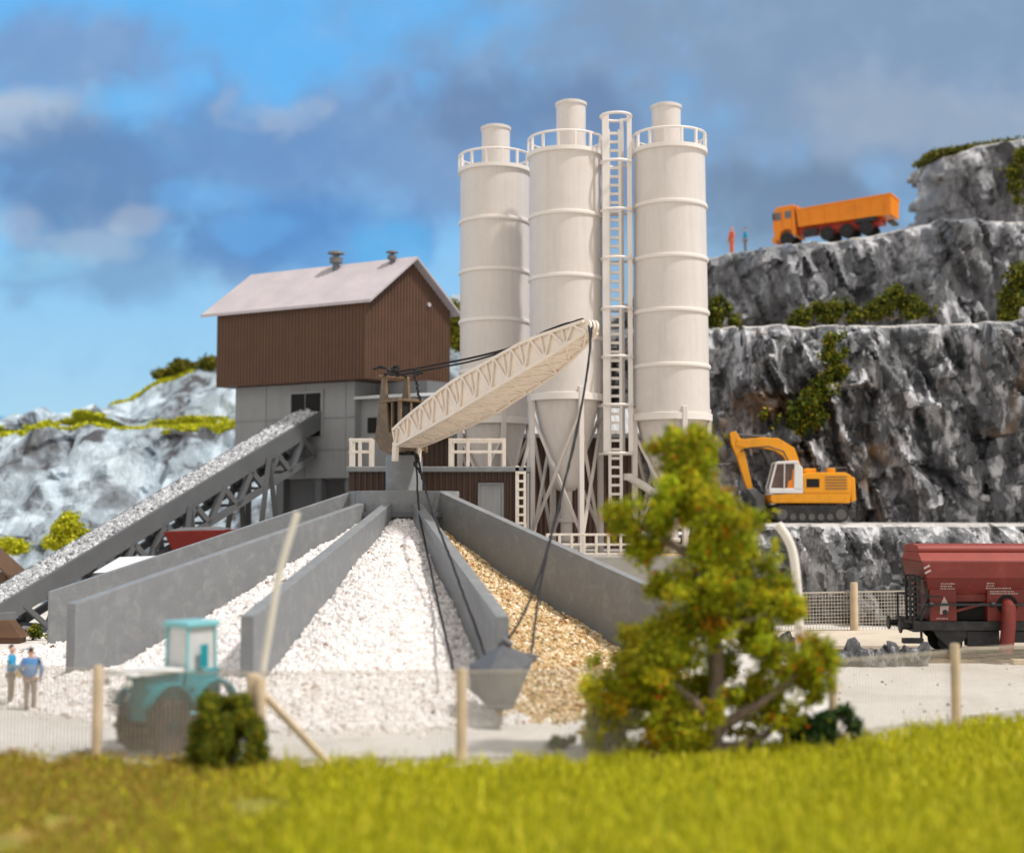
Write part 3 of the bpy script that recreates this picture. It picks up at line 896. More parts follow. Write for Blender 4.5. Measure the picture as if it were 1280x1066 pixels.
heap('gravel', 'white gravel spilling from the narrow far left bin beside the two men', 71.2, 39.6, 4.0, 16.2, 4.0,
     lambda r, f: zline(r, 16.2, 3.6, 0.9) - 0.2 - 0.3 * f, 0.114, 9000, WHITE, WW[:4] + [1.8], 'gravelw', RNG, 0.6)

# ================================================================== SCRAPER CRANE
CC = P(505, 600, 40.3)

crane = thing('scraper_crane', 'brown cabbed scraper crane on a grey column with pale lattice boom raised to the right', 'crane', (CC.x, HY, 0))
CX = CC.x


def cl(v):           # world to crane-local
    return Vector((v[0] - CX, v[1] - HY, v[2]))


b = MB(); b.lathe([(0.84, 2.0), (0.84, 8.24), (0.80, 8.30), (0.0, 8.30)], n=40, caps=False)
b.build('column', 'grey', crane, smooth=True)
b = MB(); b.lathe([(0.62, 8.29), (0.62, 8.50)], n=32)
b.build('slewing_ring', 'black', crane, smooth=True)
# cab faces roughly along the boom (towards the viewer, to the right)
cabr = MB()
BT, BB_ = P(738, 404, 33.4), P(508, 548, 39.7)
BA = math.atan2(BT.y - BB_.y, BT.x - BB_.x)                  # boom heading in plan
cabm = Matrix.Rotation(BA, 4, 'Z')


def cbx(m_, v):      # cab coordinates: x forward, y left, z up from the column top
    return [tuple(cabm @ Vector(p) + Vector((0, 0, 8.42))) for p in v]


def cab_prism(poly, y0, y1):
    q = MB(); q.prism(poly, y0, y1, 'Y'); q.v = cbx(None, q.v); return q


def cab_box(a, b_):
    q = MB(); q.span(a, b_); q.v = cbx(None, q.v); return q


side = [(-1.38, 0.70), (-0.92, 0.15), (-0.35, 0.0), (0.90, 0.0), (0.90, 0.95), (-0.25, 0.95), (-0.45, 2.4), (-0.60, 3.6), (-0.84, 3.6)]
cab_prism(side, 0.55, 0.70).build('side_panel', 'cab', crane, bevel=0.03)
cab_prism(side, -0.70, -0.55).build('side_panel', 'cab', crane, bevel=0.03)
cab_prism([(-1.30, 0.72), (-0.88, 0.20), (-0.35, 0.06), (0.86, 0.06), (0.86, 0.9), (0.78, 0.9), (0.78, 0.14), (-0.3, 0.14), (-0.76, 0.3), (-1.16, 0.8), (-0.86, 2.3), (-0.98, 2.3)], -0.55, 0.55).build('rear_shell', 'cab', crane, bevel=0.02)
cab_box((-1.0, -0.75, 2.32), (0.62, 0.75, 2.46)).build('cab_roof', 'cab', crane, bevel=0.03)
cab_box((-0.55, -0.5, 0.95), (0.5, 0.5, 2.3)).build('cab_interior_shade', 'void', crane)  # solid black block for the shade inside the cab
for y_ in (-0.6, 0.6):
    cab_box((0.44, y_ - 0.07, 0.9), (0.58, y_ + 0.07, 2.34)).build('window_post', 'cab', crane)
    cab_box((-0.12, y_ - 0.06, 0.9), (0.0, y_ + 0.06, 2.34)).build('window_post', 'cab', crane)
cab_box((0.40, -0.06, 0.9), (0.56, 0.06, 2.34)).build('window_post', 'cab', crane)
q = MB(); q.bar((-0.72, -0.95, 3.56), (-0.72, 0.75, 3.56), 0.12, 0.12); q.v = cbx(None, q.v)
q.build('mast_crossbar', 'cab', crane)
# boom: box lattice, wide in the middle and narrow at both ends
BB0 = cl(BB_)
BT0 = cl(BT) + Vector((0, 0, -0.15))
bd = (BT0 - BB0).normalized()
bs = bd.cross(Vector((0, 0, 1))).normalized()               # to the boom's right
bu = bs.cross(bd).normalized()
BL = (BT0 - BB0).length


def bp(t, s, u):
    return BB0 + bd * (t * BL) + bs * s + bu * u


def wid(t): return float(np.interp(t, [0, 0.12, 0.4, 0.75, 1.0], [0.66, 0.82, 1.0, 0.84, 0.28]))
def hgt(t): return float(np.interp(t, [0, 0.1, 0.38, 0.8, 1.0], [0.38, 0.48, 0.66, 0.54, 0.22]))


NB = 12
ts = np.linspace(0, 1, NB + 1)
for sgn in (-1, 1):
    b = MB()
    for i in range(NB):
        t0, t1 = ts[i], ts[i + 1]
        for uu in (-1, 1):
            b.bar(bp(t0, sgn * wid(t0), uu * hgt(t0)), bp(t1, sgn * wid(t1), uu * hgt(t1)), 0.13, 0.13, bu)
        tm = (t0 + t1) / 2
        b.bar(bp(t0, sgn * wid(t0), -hgt(t0)), bp(tm, sgn * wid(tm), hgt(tm)), 0.085, 0.11, bs)
        b.bar(bp(tm, sgn * wid(tm), hgt(tm)), bp(t1, sgn * wid(t1), -hgt(t1)), 0.085, 0.11, bs)
        b.bar(bp(t0, sgn * wid(t0), -hgt(t0)), bp(t0, sgn * wid(t0), hgt(t0)), 0.07, 0.10, bs)
    b.build('side_truss', 'boom', crane, bevel=0.012)
for uu, nm in ((-1, 'bottom_lattice'), (1, 'top_lattice')):
    b = MB()
    for i in range(NB):
        t0, t1 = ts[i], ts[i + 1]
        h0, h1 = uu * hgt(t0), uu * hgt(t1)
        b.bar(bp(t0, -wid(t0), h0), bp(t0, wid(t0), h0), 0.10, 0.09, bu)
        s0 = -1 if i % 2 else 1
        b.bar(bp(t0, s0 * wid(t0), h0), bp(t1, -s0 * wid(t1), h1), 0.10, 0.09, bu)
        if uu < 0:
            b.bar(bp(t0, -s0 * wid(t0), h0), bp(t1, s0 * wid(t1), h1), 0.08, 0.07, bu)
    b.build(nm, 'boom', crane, bevel=0.012)
# walkway plate that fills the underside and side webs of the moulded boom
b = MB()
for i in range(NB):
    t0, t1 = ts[i], ts[i + 1]
    e = 0.03
    q = [bp(t0, -wid(t0) + .04, -hgt(t0) + e), bp(t0, wid(t0) - .04, -hgt(t0) + e), bp(t1, wid(t1) - .04, -hgt(t1) + e), bp(t1, -wid(t1) + .04, -hgt(t1) + e)]
    q2 = [p + bu * 0.03 for p in q]
    b.add(q + q2, [(0, 1, 2, 3), (4, 5, 6, 7), (0, 1, 5, 4), (1, 2, 6, 5), (2, 3, 7, 6), (3, 0, 4, 7)])
b.build('bottom_plate', 'boom', crane)
b = MB()
for i in range(NB):
    t0, t1 = ts[i], ts[i + 1]
    q = [bp(t0, wid(t0) - .06, -hgt(t0)), bp(t0, wid(t0) - .06, hgt(t0)), bp(t1, wid(t1) - .06, hgt(t1)), bp(t1, wid(t1) - .06, -hgt(t1))]
    q2 = [p - bs * 0.03 for p in q]
    b.add(q + q2, [(0, 1, 2, 3), (4, 5, 6, 7), (0, 1, 5, 4), (1, 2, 6, 5), (2, 3, 7, 6), (3, 0, 4, 7)])
b.build('side_web', 'boom', crane)
for s_ in (-1, 1):
    b = MB(); b.bar(bp(0.0, s_ * 0.62, -0.2), bp(0.0, s_ * 0.62, 0) + Vector((0, 0, -1.05)), 0.20, 0.30, bd)
    b.build('boom_foot', 'boom', crane, bevel=0.03)
b = MB()
for s_ in (-0.18, 0.0, 0.18):
    pc = bp(1.0, s_, 0.02)
    q = MB(); q.lathe([(0.20, -0.05), (0.26, -0.05), (0.26, 0.05), (0.20, 0.05)], n=20)
    mt = Matrix((( bd.x, bu.x, bs.x, pc.x), (bd.y, bu.y, bs.y, pc.y), (bd.z, bu.z, bs.z, pc.z), (0, 0, 0, 1)))
    b.add(q.v, q.f, mt)
b.build('tip_sheave', 'boom', crane, smooth=True)


def rope(pts, r=0.045, sub=8, seed=1, wig=0.02):
    """a twisted rope: two strands wound round each other along a smooth line"""
    pts = [Vector(p) for p in pts]
    out = []
    for i in range(len(pts) - 1):
        p0 = pts[max(0, i - 1)]; p1 = pts[i]; p2 = pts[i + 1]; p3 = pts[min(len(pts) - 1, i + 2)]
        for k in range(sub):
            t = k / sub
            out.append(0.5 * ((2 * p1) + (p2 - p0) * t + (2 * p0 - 5 * p1 + 4 * p2 - p3) * t * t + (3 * p1 - p0 - 3 * p2 + p3) * t ** 3))
    out.append(pts[-1])
    rg = random.Random(seed)
    out = [p + Vector((rg.uniform(-wig, wig), rg.uniform(-wig, wig), rg.uniform(-wig, wig))) for p in out]
    return out


def add_rope(pts, r, parent, seed=1, wig=0.02, sub=8):
    b = MB(); b.tube(rope(pts, r, sub, seed, wig), r, 7)
    return b.build('rope', 'rope', parent, smooth=True)


mast = lambda y_: Vector(cbx(None, [(-0.72, y_, 3.64)])[0])
add_rope([mast(-0.62), cl(P(620, 440, 37)), cl(P(690, 411, 35)), cl(P(728, 399, 33.6))], 0.048, crane, 2, 0.012)
add_rope([mast(0.0), cl(P(600, 449, 37)), cl(P(680, 417, 35)), cl(P(730, 400, 33.6))], 0.042, crane, 3, 0.012)
add_rope([cl(P(468, 461, 39.6)), cl(P(476, 459, 39.5)), cl(P(488, 463, 39.3)), mast(0.62), mast(0.0), mast(-0.62), cl(P(528, 466, 39.0))], 0.06, crane, 4, 0.05)
add_rope([cl(P(521, 464, 38.8)), cl(P(519, 474, 38.8)), cl(P(523, 486, 38.8)), cl(P(524, 500, 38.9))], 0.055, crane, 5, 0.05)
add_rope([cl(P(493, 464, 39.1)), cl(P(497, 458, 39.1)), cl(P(490, 462, 39.0)), cl(P(500, 468, 39.1))], 0.06, crane, 6, 0.05)
for k, (px, py) in enumerate([(496, 462), (520, 465)]):
    c0 = cl(P(px, py, 39.0))
    b = MB()
    b.tube([c0 + Vector((0.10 * math.cos(t), 0.10 * math.sin(t * 1.0) * 0.7, 0.03 * t - 0.14 + 0.06 * math.sin(2.3 * t))) for t in np.linspace(0, 10, 40)], 0.055, 6)
    b.build('rope_knot', 'rope', crane, smooth=True)
# hauling ropes down to the bucket
BUK = Vector((-0.45, 24.95, 0))
hl = [P(519, 568, 38.9), P(521, 590, 38.2), P(524, 640, 36.6), P(536, 700, 32.8), P(549, 760, 29.2), P(566, 834, 25.3)]
hr = [P(522, 568, 38.9), P(530, 605, 37.2), P(541, 640, 33.2), P(560, 690, 30.4), P(582, 750, 28.0), P(609, 826, 25.0)]
add_rope([cl(p) for p in hl], 0.042, crane, 7, 0.012, 12)
add_rope([cl(p) for p in hr], 0.044, crane, 8, 0.012, 12)
add_rope([cl(P(518, 566, 38.9)), cl(P(523, 574, 38.8)), cl(P(519, 580, 38.6)), cl(P(526, 592, 38.4)), cl(P(531, 606, 38.0))], 0.06, crane, 9, 0.04)
# lifting ropes from the boom tip
add_rope([cl(P(736, 404, 33.3)), cl(P(737, 440, 32.7)), cl(P(728, 500, 31.6)), cl(P(711, 580, 30)), cl(P(690, 665, 28.4)), cl(P(674, 740, 26.8)), cl(P(664, 818, 25.1))], 0.040, crane, 10, 0.01)
add_rope([cl(P(740, 404, 33.3)), cl(P(736, 450, 32.6)), cl(P(721, 540, 30.8)), cl(P(704, 610, 29.4)), cl(P(686, 680, 28.0)), cl(P(660, 755, 26.5)), cl(P(631, 806, 25.2))], 0.040, crane, 11, 0.01)

# ------------------------------------------------------------------ bucket
bk = thing('scraper_bucket', 'grey angular scraper bucket resting at the end of the partition wall', 'bucket', (0, 0, 0))
f = 24.5
def bq(px, py, Y): return P(px, py, Y)
b = MB()
ridgeA, ridgeB = bq(628, 806, 25.0), bq(668, 822, 24.9)
L0, L1 = bq(588, 832, 24.9), bq(590, 862, 24.4)
Fm, F1 = bq(612, 840, 24.0), bq(648, 842, 23.9)
D0, D1 = bq(610, 884, 23.7), bq(642, 884, 23.6)
bkv = [L0, ridgeA, ridgeB, F1, Fm, L1, D0, D1]
off = Vector((0.0, 0.55, 0.25))
vs = bkv + [p + off for p in bkv]
b.add(bkv, [(0, 4, 1), (1, 4, 3), (1, 3, 2), (0, 5, 6, 4), (4, 6, 7, 3), (3, 7, 2)])
sb = b.build('bucket_shell', 'bucket', bk, fix=True)
so = sb.modifiers.new('thick', 'SOLIDIFY'); so.thickness = 0.09; so.offset = 0
b = MB(); b.tube([bq(622, 806, 25.0), bq(630, 799, 25.0), bq(640, 806, 24.95)], 0.09, 8); b.build('rope_shackle', 'greyd', bk, smooth=True)
b = MB(); b.box(bq(664, 822, 24.9), (0.26, 0.28, 0.22), rz=0.4); b.build('rope_lug', 'greyd', bk, bevel=0.03)
b = MB(); b.bar(D0 + Vector((0, -0.02, 0)), D1 + Vector((0, -0.02, 0)), 0.16, 0.10); b.build('cutting_edge', 'greyd', bk, bevel=0.02)

# ================================================================== SILOS
def silo(cx, cy, rad_t, rad_b, ztop, zbot, bands, label, legrot, cone_h, ground=TZ, railh=0.85, posts=14, pipe_r=None, pipe_h=2.0, pipe_off=0.0, rail_from=0):
    s = thing('silo', label, 'silo', (cx, cy, 0), group='white cement silos')
    def rad(z): return rad_b + (rad_t - rad_b) * (z - zbot) / (ztop - zbot)
    b = MB()
    b.lathe([(rad_b - 0.12, zbot - 0.02), (rad_b, zbot), (rad_t, ztop), (rad_t - 0.1, ztop + 0.05), (0.3, ztop + 0.22)], n=72)
    sh = b.build('shell', 'cream', s, smooth=True)
    for i, z in enumerate(bands):
        q = MB(); r_ = rad(z)
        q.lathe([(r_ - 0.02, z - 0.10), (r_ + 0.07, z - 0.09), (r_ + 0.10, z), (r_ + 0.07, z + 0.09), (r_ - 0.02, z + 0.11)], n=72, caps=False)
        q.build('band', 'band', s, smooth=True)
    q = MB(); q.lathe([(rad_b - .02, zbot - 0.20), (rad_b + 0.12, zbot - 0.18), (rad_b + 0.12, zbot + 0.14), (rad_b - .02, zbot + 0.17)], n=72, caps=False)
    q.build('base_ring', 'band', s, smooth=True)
    q = MB(); q.lathe([(rad_b * 0.93, zbot - 0.05), (0.72, zbot - cone_h), (0.70, zbot - cone_h - 0.25), (0.45, zbot - cone_h - 0.55), (0.30, zbot - cone_h - 0.6)], n=48)
    q.build('hopper', 'cream', s, smooth=True)
    q = MB(); q.lathe([(0.29, ground + 0.05), (0.29, zbot - cone_h - 0.3)], n=24)
    for z in (ground + 0.55, ground + 1.5):
        q.lathe([(0.36, z), (0.40, z + 0.04), (0.40, z + 0.16), (0.36, z + 0.2)], n=24)
    q.build('outlet_pipe', 'cream', s, smooth=True)
    # top pipe and walkway
    pr = pipe_r or rad_t * 0.41
    q = MB(); q.lathe([(pr, ztop), (pr, ztop + pipe_h - 0.16), (pr + 0.06, ztop + pipe_h - 0.14), (pr + 0.06, ztop + pipe_h), (pr - 0.05, ztop + pipe_h + 0.05), (0, ztop + pipe_h + 0.05)], c=(pipe_off, 0, 0), n=40, caps=False)
    q.build('filter_stack', 'cream', s, smooth=True)
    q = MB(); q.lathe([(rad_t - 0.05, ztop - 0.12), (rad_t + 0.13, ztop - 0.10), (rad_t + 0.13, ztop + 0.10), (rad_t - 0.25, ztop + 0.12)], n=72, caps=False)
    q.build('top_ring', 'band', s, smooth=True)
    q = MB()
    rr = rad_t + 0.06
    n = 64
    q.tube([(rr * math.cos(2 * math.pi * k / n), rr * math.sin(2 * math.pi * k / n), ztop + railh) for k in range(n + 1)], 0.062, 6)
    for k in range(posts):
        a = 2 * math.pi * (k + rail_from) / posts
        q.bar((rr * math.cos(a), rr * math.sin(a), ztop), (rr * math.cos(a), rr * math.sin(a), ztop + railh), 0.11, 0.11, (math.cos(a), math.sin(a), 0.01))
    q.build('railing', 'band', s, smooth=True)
    # legs with bracing
    lp = []
    for k in range(4):
        a = R(legrot + 90 * k)
        lp.append(Vector(((rad_b + 0.02) * math.cos(a), (rad_b + 0.02) * math.sin(a), 0)))
    for k in range(4):
        q = MB(); p = lp[k]
        a = R(legrot + 90 * k)
        q.bar(p + Vector((0, 0, ground)), p + Vector((0, 0, zbot + 0.45)), 0.26, 0.26, (math.cos(a), math.sin(a), 0.01))
        q.build('leg', 'cream', s, bevel=0.03)
        q = MB(); p2 = lp[(k + 1) % 4]
        za, zb = ground + 0.9, zbot - 0.9
        d = (p2 - p).normalized(); nn = Vector((d.y, -d.x, 0)) * 0.09
        q.bar(p + nn + Vector((0, 0, za)), p2 + nn + Vector((0, 0, zb)), 0.13, 0.13)
        q.bar(p - nn + Vector((0, 0, zb)), p2 - nn + Vector((0, 0, za)), 0.13, 0.13)
        q.build('cross_brace', 'cream', s)
        q = MB(); q.bar(p + Vector((0, 0, ground + 0.35)), p2 + Vector((0, 0, ground + 0.35)), 0.12, 0.14)
        q.build('tie_beam', 'cream', s)
    return s


def zat(py, Y): return P(640, py, Y).z


def xc(px, py, Y): return P(px, py, Y).x


# middle silo
YM = 44.0
rm = (xc(752.5, 300, YM) - xc(662, 300, YM)) / 2
cm = xc(707.3, 300, YM)
silo_m = silo(cm, YM * K, rm, rm, zat(185, YM - 1.7 / K), zat(494, YM - 1.7 / K), [zat(y, YM - 1.75 / K) for y in (264, 343, 420)],
              'middle white silo with the caged ladder on its side and the boom crossing it', -70, 4.05, pipe_h=2.75, pipe_off=0.28)
YL = 46.6
rl = (xc(662, 300, YL) - xc(575.5, 300, YL)) / 2
silo_l = silo(xc(618.5, 300, YL), YL * K, rl, rl, zat(206, YL - 1.7 / K), zat(524, YL - 1.7 / K), [zat(y, YL - 1.75 / K) for y in (271, 335, 398, 462)],
              'leftmost white silo, partly hidden behind the middle silo and the boom', -75, 4.2, pipe_h=2.45, pipe_off=0.05)
YR = 43.6
rt = (xc(878, 200, YR) - xc(790, 200, YR)) / 2
rb = (xc(890.5, 500, YR) - xc(793.5, 500, YR)) / 2
silo_r = silo((xc(834, 200, YR) + xc(842, 500, YR)) / 2, YR * K, rt * 1.0, rb * 0.985, zat(180, YR - 1.75 / K), zat(519, YR - 1.75 / K), [zat(y, YR - 1.8 / K) for y in (250, 318, 386, 455)],
              'rightmost white silo before the quarry cliff, its legs behind the green tree', -78, 4.2, pipe_h=2.4, pipe_off=-0.15)

b = MB(); sa = R(-90 - 31); b.bar((rm * math.cos(sa), rm * math.sin(sa), zat(494, YM - 1.7 / K) + 0.3), (rm * math.cos(sa), rm * math.sin(sa), zat(187, YM - 1.7 / K)), 0.03, 0.03, (0, 1, 0)); b.build('weld_seam', 'cream', silo_m)
# caged ladder on the middle silo's right flank, its own standing thing
lad = thing('caged_ladder', 'tall pale caged ladder running up the right side of the middle silo', 'ladder', (0, 0, 0))
LN = YM - 0.95 / K                                          # unstretched depth of the ladder
LY = LN * K
zb_l, zt_l = zat(650, LN), zat(172, LN)
x0, x1 = xc(761.5, 400, LN), xc(775.5, 400, LN)
ltop = zat(145, LN)
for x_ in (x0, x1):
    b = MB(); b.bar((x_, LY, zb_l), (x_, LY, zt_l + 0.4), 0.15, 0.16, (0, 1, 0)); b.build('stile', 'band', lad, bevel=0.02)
NRUNG = 44
rz_ = np.linspace(zb_l + 0.4, zt_l + 0.2, NRUNG)
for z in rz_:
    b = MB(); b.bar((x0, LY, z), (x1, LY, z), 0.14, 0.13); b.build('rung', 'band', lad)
xa, xb = xc(753.5, 400, LN), xc(788.5, 400, LN)
for x_, y_, wd in ((xa + 0.14, LY - 0.45, 0.34), (xb - 0.05, LY - 0.25, 0.24), (xb - 0.36, LY + 0.5, 0.18)):
    b = MB(); b.bar((x_, y_, zat(565, LN)), (x_, y_, ltop), wd, 0.10, (0, 1, 0)); b.build('cage_strip', 'band', lad, bevel=0.02)
for py in (147, 205, 265, 325, 387, 447, 507, 567):
    z = zat(py, LN)
    b = MB()
    ctr = Vector(((xa + xb) / 2, LY, z)); ra = (xb - xa) / 2 + 0.06
    pts = [ctr + Vector((ra * math.cos(t), -0.12 + 0.75 * math.sin(t), 0)) for t in np.linspace(0, 2 * math.pi, 30)]
    b.tube(pts, 0.075, 6)
    b.build('cage_hoop', 'band', lad, smooth=True)
    if py not in (147,):
        b = MB(); b.bar((xa, LY + 0.3, z), (cm + rm * 0.86, LY + 0.35, z), 0.1, 0.1); b.build('wall_bracket', 'band', lad)

# white pipework and low railings round the silo feet
rl_ = thing('low_railing', 'low white railing on the terrace edge below the silos', 'railing', (0, 0, 0))
b = MB()
yr = 41.2
X0, X1 = xc(684, 680, yr), xc(822, 690, yr)
for z in (TZ + 0.08, TZ + 0.52, TZ + 0.98):
    b.bar((X0, yr * K, z), (X1, yr * K, z), 0.11, 0.11)
for x_ in np.linspace(X0, X1, 10):
    b.bar((x_, yr * K, TZ), (x_, yr * K, TZ + 1.02), 0.13, 0.13, (0, 1, 0))
b.build('railing', 'rail', rl_, bevel=0.015)
pp = thing('discharge_pipe', 'sloping white discharge pipe between the silo legs', 'pipe', (0, 0, 0))
b = MB(); b.tube([P(786, 596, 43.4), P(806, 608, 43.0), P(835, 628, 42.6), P(850, 660, 42.4)], 0.20, 14); b.build('pipe', 'cream', pp, smooth=True)
b = MB(); q0 = P(786, 596, 43.4); b.lathe([(0.28, -0.16), (0.28, 0.16)], c=tuple(q0), n=20); b.build('flange', 'cream', pp, smooth=True)

# ================================================================== BUILDINGS
def corrugated(p, q, zb, zt, pitch, depth, out):
    """a corrugated sheet standing on the line p-q; zt may be a function of 0..1"""
    p, q = Vector((p[0], p[1], 0)), Vector((q[0], q[1], 0))
    L = (q - p).length; d = (q - p).normalized(); o = Vector((out[0], out[1], 0)).normalized()
    n = max(2, int(L / pitch))
    b = MB(); vs, fs = [], []
    pr = [(0.0, 0), (0.40, 0), (0.52, 1), (0.88, 1)]
    st = []
    for k in range(n):
        for a, h in pr: st.append(((k + a) / n, h))
    st.append((1.0, 0))
    for s_, h in st:
        z1 = zt(s_) if callable(zt) else zt
        w_ = p + d * (L * s_) + o * (h * depth)
        vs += [(w_.x, w_.y, zb), (w_.x, w_.y, z1)]
    for k in range(len(st) - 1): fs.append((2 * k, 2 * k + 2, 2 * k + 3, 2 * k + 1))
    b.add(vs, fs)
    return b


# ---- screening plant (tall brown shed on a grey base)
A0 = P(458, 473, 50.0); A1 = P(458, 372, 50.0)
Z0, Z1 = A0.z, A1.z
nx, ny = A0.x, A0.y
lf, rg_ = P(271, 430, 53.6), P(562, 430, 53.4)
ld = Vector((lf.x - nx, lf.y - ny)); LLen = ld.length; ld.normalize()
gd = Vector((rg_.x - nx, rg_.y - ny)); wG = gd.length; gd.normalize()
plant = thing('screening_plant', 'tall brown clad screening shed with lilac pitched roof on a grey concrete base', 'building', (nx, ny, 0), math.atan2(-ld.y, -ld.x))
# local: x along the long wall towards the near gable corner (0 at that corner, negative away), y towards the back
PM0 = Matrix.Rotation(-math.atan2(-ld.y, -ld.x), 4, 'Z') @ Matrix.Translation((-nx, -ny, 0))
g0 = PM0.to_3x3() @ Vector((gd.x, gd.y, 0))
SKEW = Matrix(((1, g0.x / g0.y, 0, 0), (0, 1, 0, 0), (0, 0, 1, 0), (0, 0, 0, 1)))   # shed sheared in plan to fit its image pixel positions
wG *= abs(g0.y)
PM = SKEW.inverted() @ PM0
LW = LLen
hh = Z1 - Z0
WG = wG
lo = lambda v: v
yb = WG            # local y of the back wall (gable runs along +y or -y)
gl = g0
sy = 1 if gl.y > 0 else -1
ridge = P(517, 324, 51.7).z - Z1
b = corrugated((-LW, 0), (0, 0), Z0, Z1, 0.24, 0.05, (0, -sy)); b.build('long_wall', 'brown', plant, fix=False)
b = corrugated((-LW, sy * WG), (0, sy * WG), Z0, Z1, 0.24, 0.05, (0, sy)); b.build('long_wall', 'brown', plant, fix=False)
gz = lambda s: Z1 + ridge * (1 - abs(2 * s - 1))
b = corrugated((0, 0), (0, sy * WG), Z0, gz, 0.24, 0.05, (1, 0)); b.build('gable_wall', 'brown', plant, fix=False)
b = corrugated((-LW, 0), (-LW, sy * WG), Z0, gz, 0.24, 0.05, (-1, 0)); b.build('gable_wall', 'brown', plant, fix=False)
b = MB(); b.span((-LW + 0.03, sy * 0.03, Z0 + 0.02), (-0.03, sy * (WG - 0.03), Z0 + 0.2)); b.build('floor_slab', 'brown', plant)
ov = 0.35
for k, (ya, yb_) in enumerate(((-ov, WG / 2), (WG + ov, WG / 2))):
    m_ = ridge / (WG / 2)
    za = Z1 - m_ * ov
    rb_ = MB()
    n = int((LW + 1.5) / 0.22)
    vs, fs = [], []
    for i in range(n * 2 + 1):
        x_ = -LW - 0.95 + (LW + 1.5) * i / (2 * n)
        h = 0.045 if i % 2 else 0.0
        for (y_, z_) in ((ya, za), (yb_, Z1 + ridge)):
            vs.append((x_, sy * y_, z_ + 0.10 + h))
        for (y_, z_) in ((yb_, Z1 + ridge), (ya, za)):
            vs.append((x_, sy * y_, z_ - 0.05))
    for i in range(n * 2):
        a_ = i * 4
        for j in range(4): fs.append((a_ + j, a_ + 4 + j, a_ + 4 + (j + 1) % 4, a_ + (j + 1) % 4))
    fs += [(0, 1, 2, 3), tuple(len(vs) - 4 + j for j in range(4))]
    rb_.add(vs, fs)
    rb_.build('roof', 'roof', plant)
for px, py0, py1 in ((420, 338, 312), (490, 323, 311)):
    yy_ = WG / 2 - 0.45
    o_ = PM @ Vector((0, 0, EYE)); e_ = PM @ P(px, py0, 56.0)
    l0 = o_ + (e_ - o_) * ((sy * yy_ - o_.y) / (e_.y - o_.y))
    zr = Z1 + ridge * yy_ / (WG / 2)
    sc_ = 0.85 if px < 450 else 0.6
    v_ = MB(); v_.lathe([(sc_ * a_, zr + (b_ - zr) * sc_) for a_, b_ in [(0.22, zr - 0.2), (0.22, zr + 0.55), (0.42, zr + 0.62), (0.42, zr + 1.0), (0.20, zr + 1.05), (0.20, zr + 1.2), (0.55, zr + 1.25), (0.50, zr + 1.40), (0.15, zr + 1.52)]], c=(l0.x, l0.y, 0), n=24)
    v_.build('roof_vent', 'greyd', plant, smooth=True)
b = MB(); b.disc((0.10, sy * WG * 0.72, Z1 + 0.15), 0.13, 0.10, 'X'); b.build('gable_lamp', 'roof', plant, smooth=True)
# grey base, set in from the cladding
BZ0, BZ1 = zat(597, 50.6), Z0
ins = 0.85
bx0, bx1 = -LW + 0.6, -1.6
b = MB(); b.span((bx0, sy * ins, BZ0), (bx1, sy * (ins + 3.6), BZ1)); b.build('base_block', 'greyw', plant, bevel=0.04)
b = MB(); b.span((bx1 - 0.5, sy * (ins + 0.5), BZ0), (bx1 + 4.2, sy * (ins + 5.2), BZ1 - 1.05)); b.build('annex_block', 'greyw', plant, bevel=0.04)
b = MB(); b.prism([(sy * (ins - 0.1), BZ1 - 1.1), (sy * (ins + 5.4), BZ1 - 0.6), (sy * (ins + 5.4), BZ1 - 0.42), (sy * (ins - 0.1), BZ1 - 0.92)], bx1 + 0.01, bx1 + 4.5, 'X'); b.build('annex_roof', 'roofw', plant, bevel=0.03)
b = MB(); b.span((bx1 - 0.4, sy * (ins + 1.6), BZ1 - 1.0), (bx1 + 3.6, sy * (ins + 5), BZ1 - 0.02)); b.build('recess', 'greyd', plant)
b = MB()
for f_ in (0.27, 0.60, 0.93):
    x_ = bx0 + (bx1 - bx0) * f_
    b.span((x_ - 0.02, sy * (ins - 0.03), BZ0 + 0.1), (x_ + 0.02, sy * (ins + 0.1), BZ1 - 0.01))
for f_ in (0.30, 0.63):
    z_ = BZ0 + (BZ1 - BZ0) * f_
    b.span((bx0 + 0.01, sy * (ins - 0.05), z_ - 0.03), (bx1 - 0.01, sy * (ins + 0.1), z_ + 0.03))
b.build('panel_joint', 'grey', plant)
# black slab on the solid wall, painting the shade inside the conveyor doorway
def onwall(px, py):
    """where the ray through a pixel meets the base block's front face"""
    o_ = PM @ Vector((0, 0, EYE)); e_ = PM @ P(px, py, 56.0); dd = e_ - o_
    t = (sy * ins - 0.0 - o_.y) / dd.y
    return o_ + dd * t
a_, c_ = onwall(365, 493), onwall(402, 545)
b = MB(); b.span((a_.x, sy * (ins - 0.02), c_.z), (c_.x, sy * (ins + 0.2), a_.z)); b.build('conveyor_opening_shade', 'void', plant)
b = MB()
b.span((a_.x - 0.16, sy * (ins - 0.10), c_.z), (a_.x, sy * (ins + 0.1), a_.z + 0.16)); b.span((c_.x, sy * (ins - 0.10), c_.z), (c_.x + 0.16, sy * (ins + 0.1), a_.z + 0.16)); b.span((a_.x, sy * (ins - 0.10), a_.z), (c_.x, sy * (ins + 0.1), a_.z + 0.16))
b.build('opening_frame', 'greyw', plant)
b = MB(); b.span((bx1 + 0.5, sy * (ins + 0.44), BZ0 + 2.6), (bx1 + 1.1, sy * (ins + 0.6), BZ0 + 3.5)); b.build('window', 'void', plant)
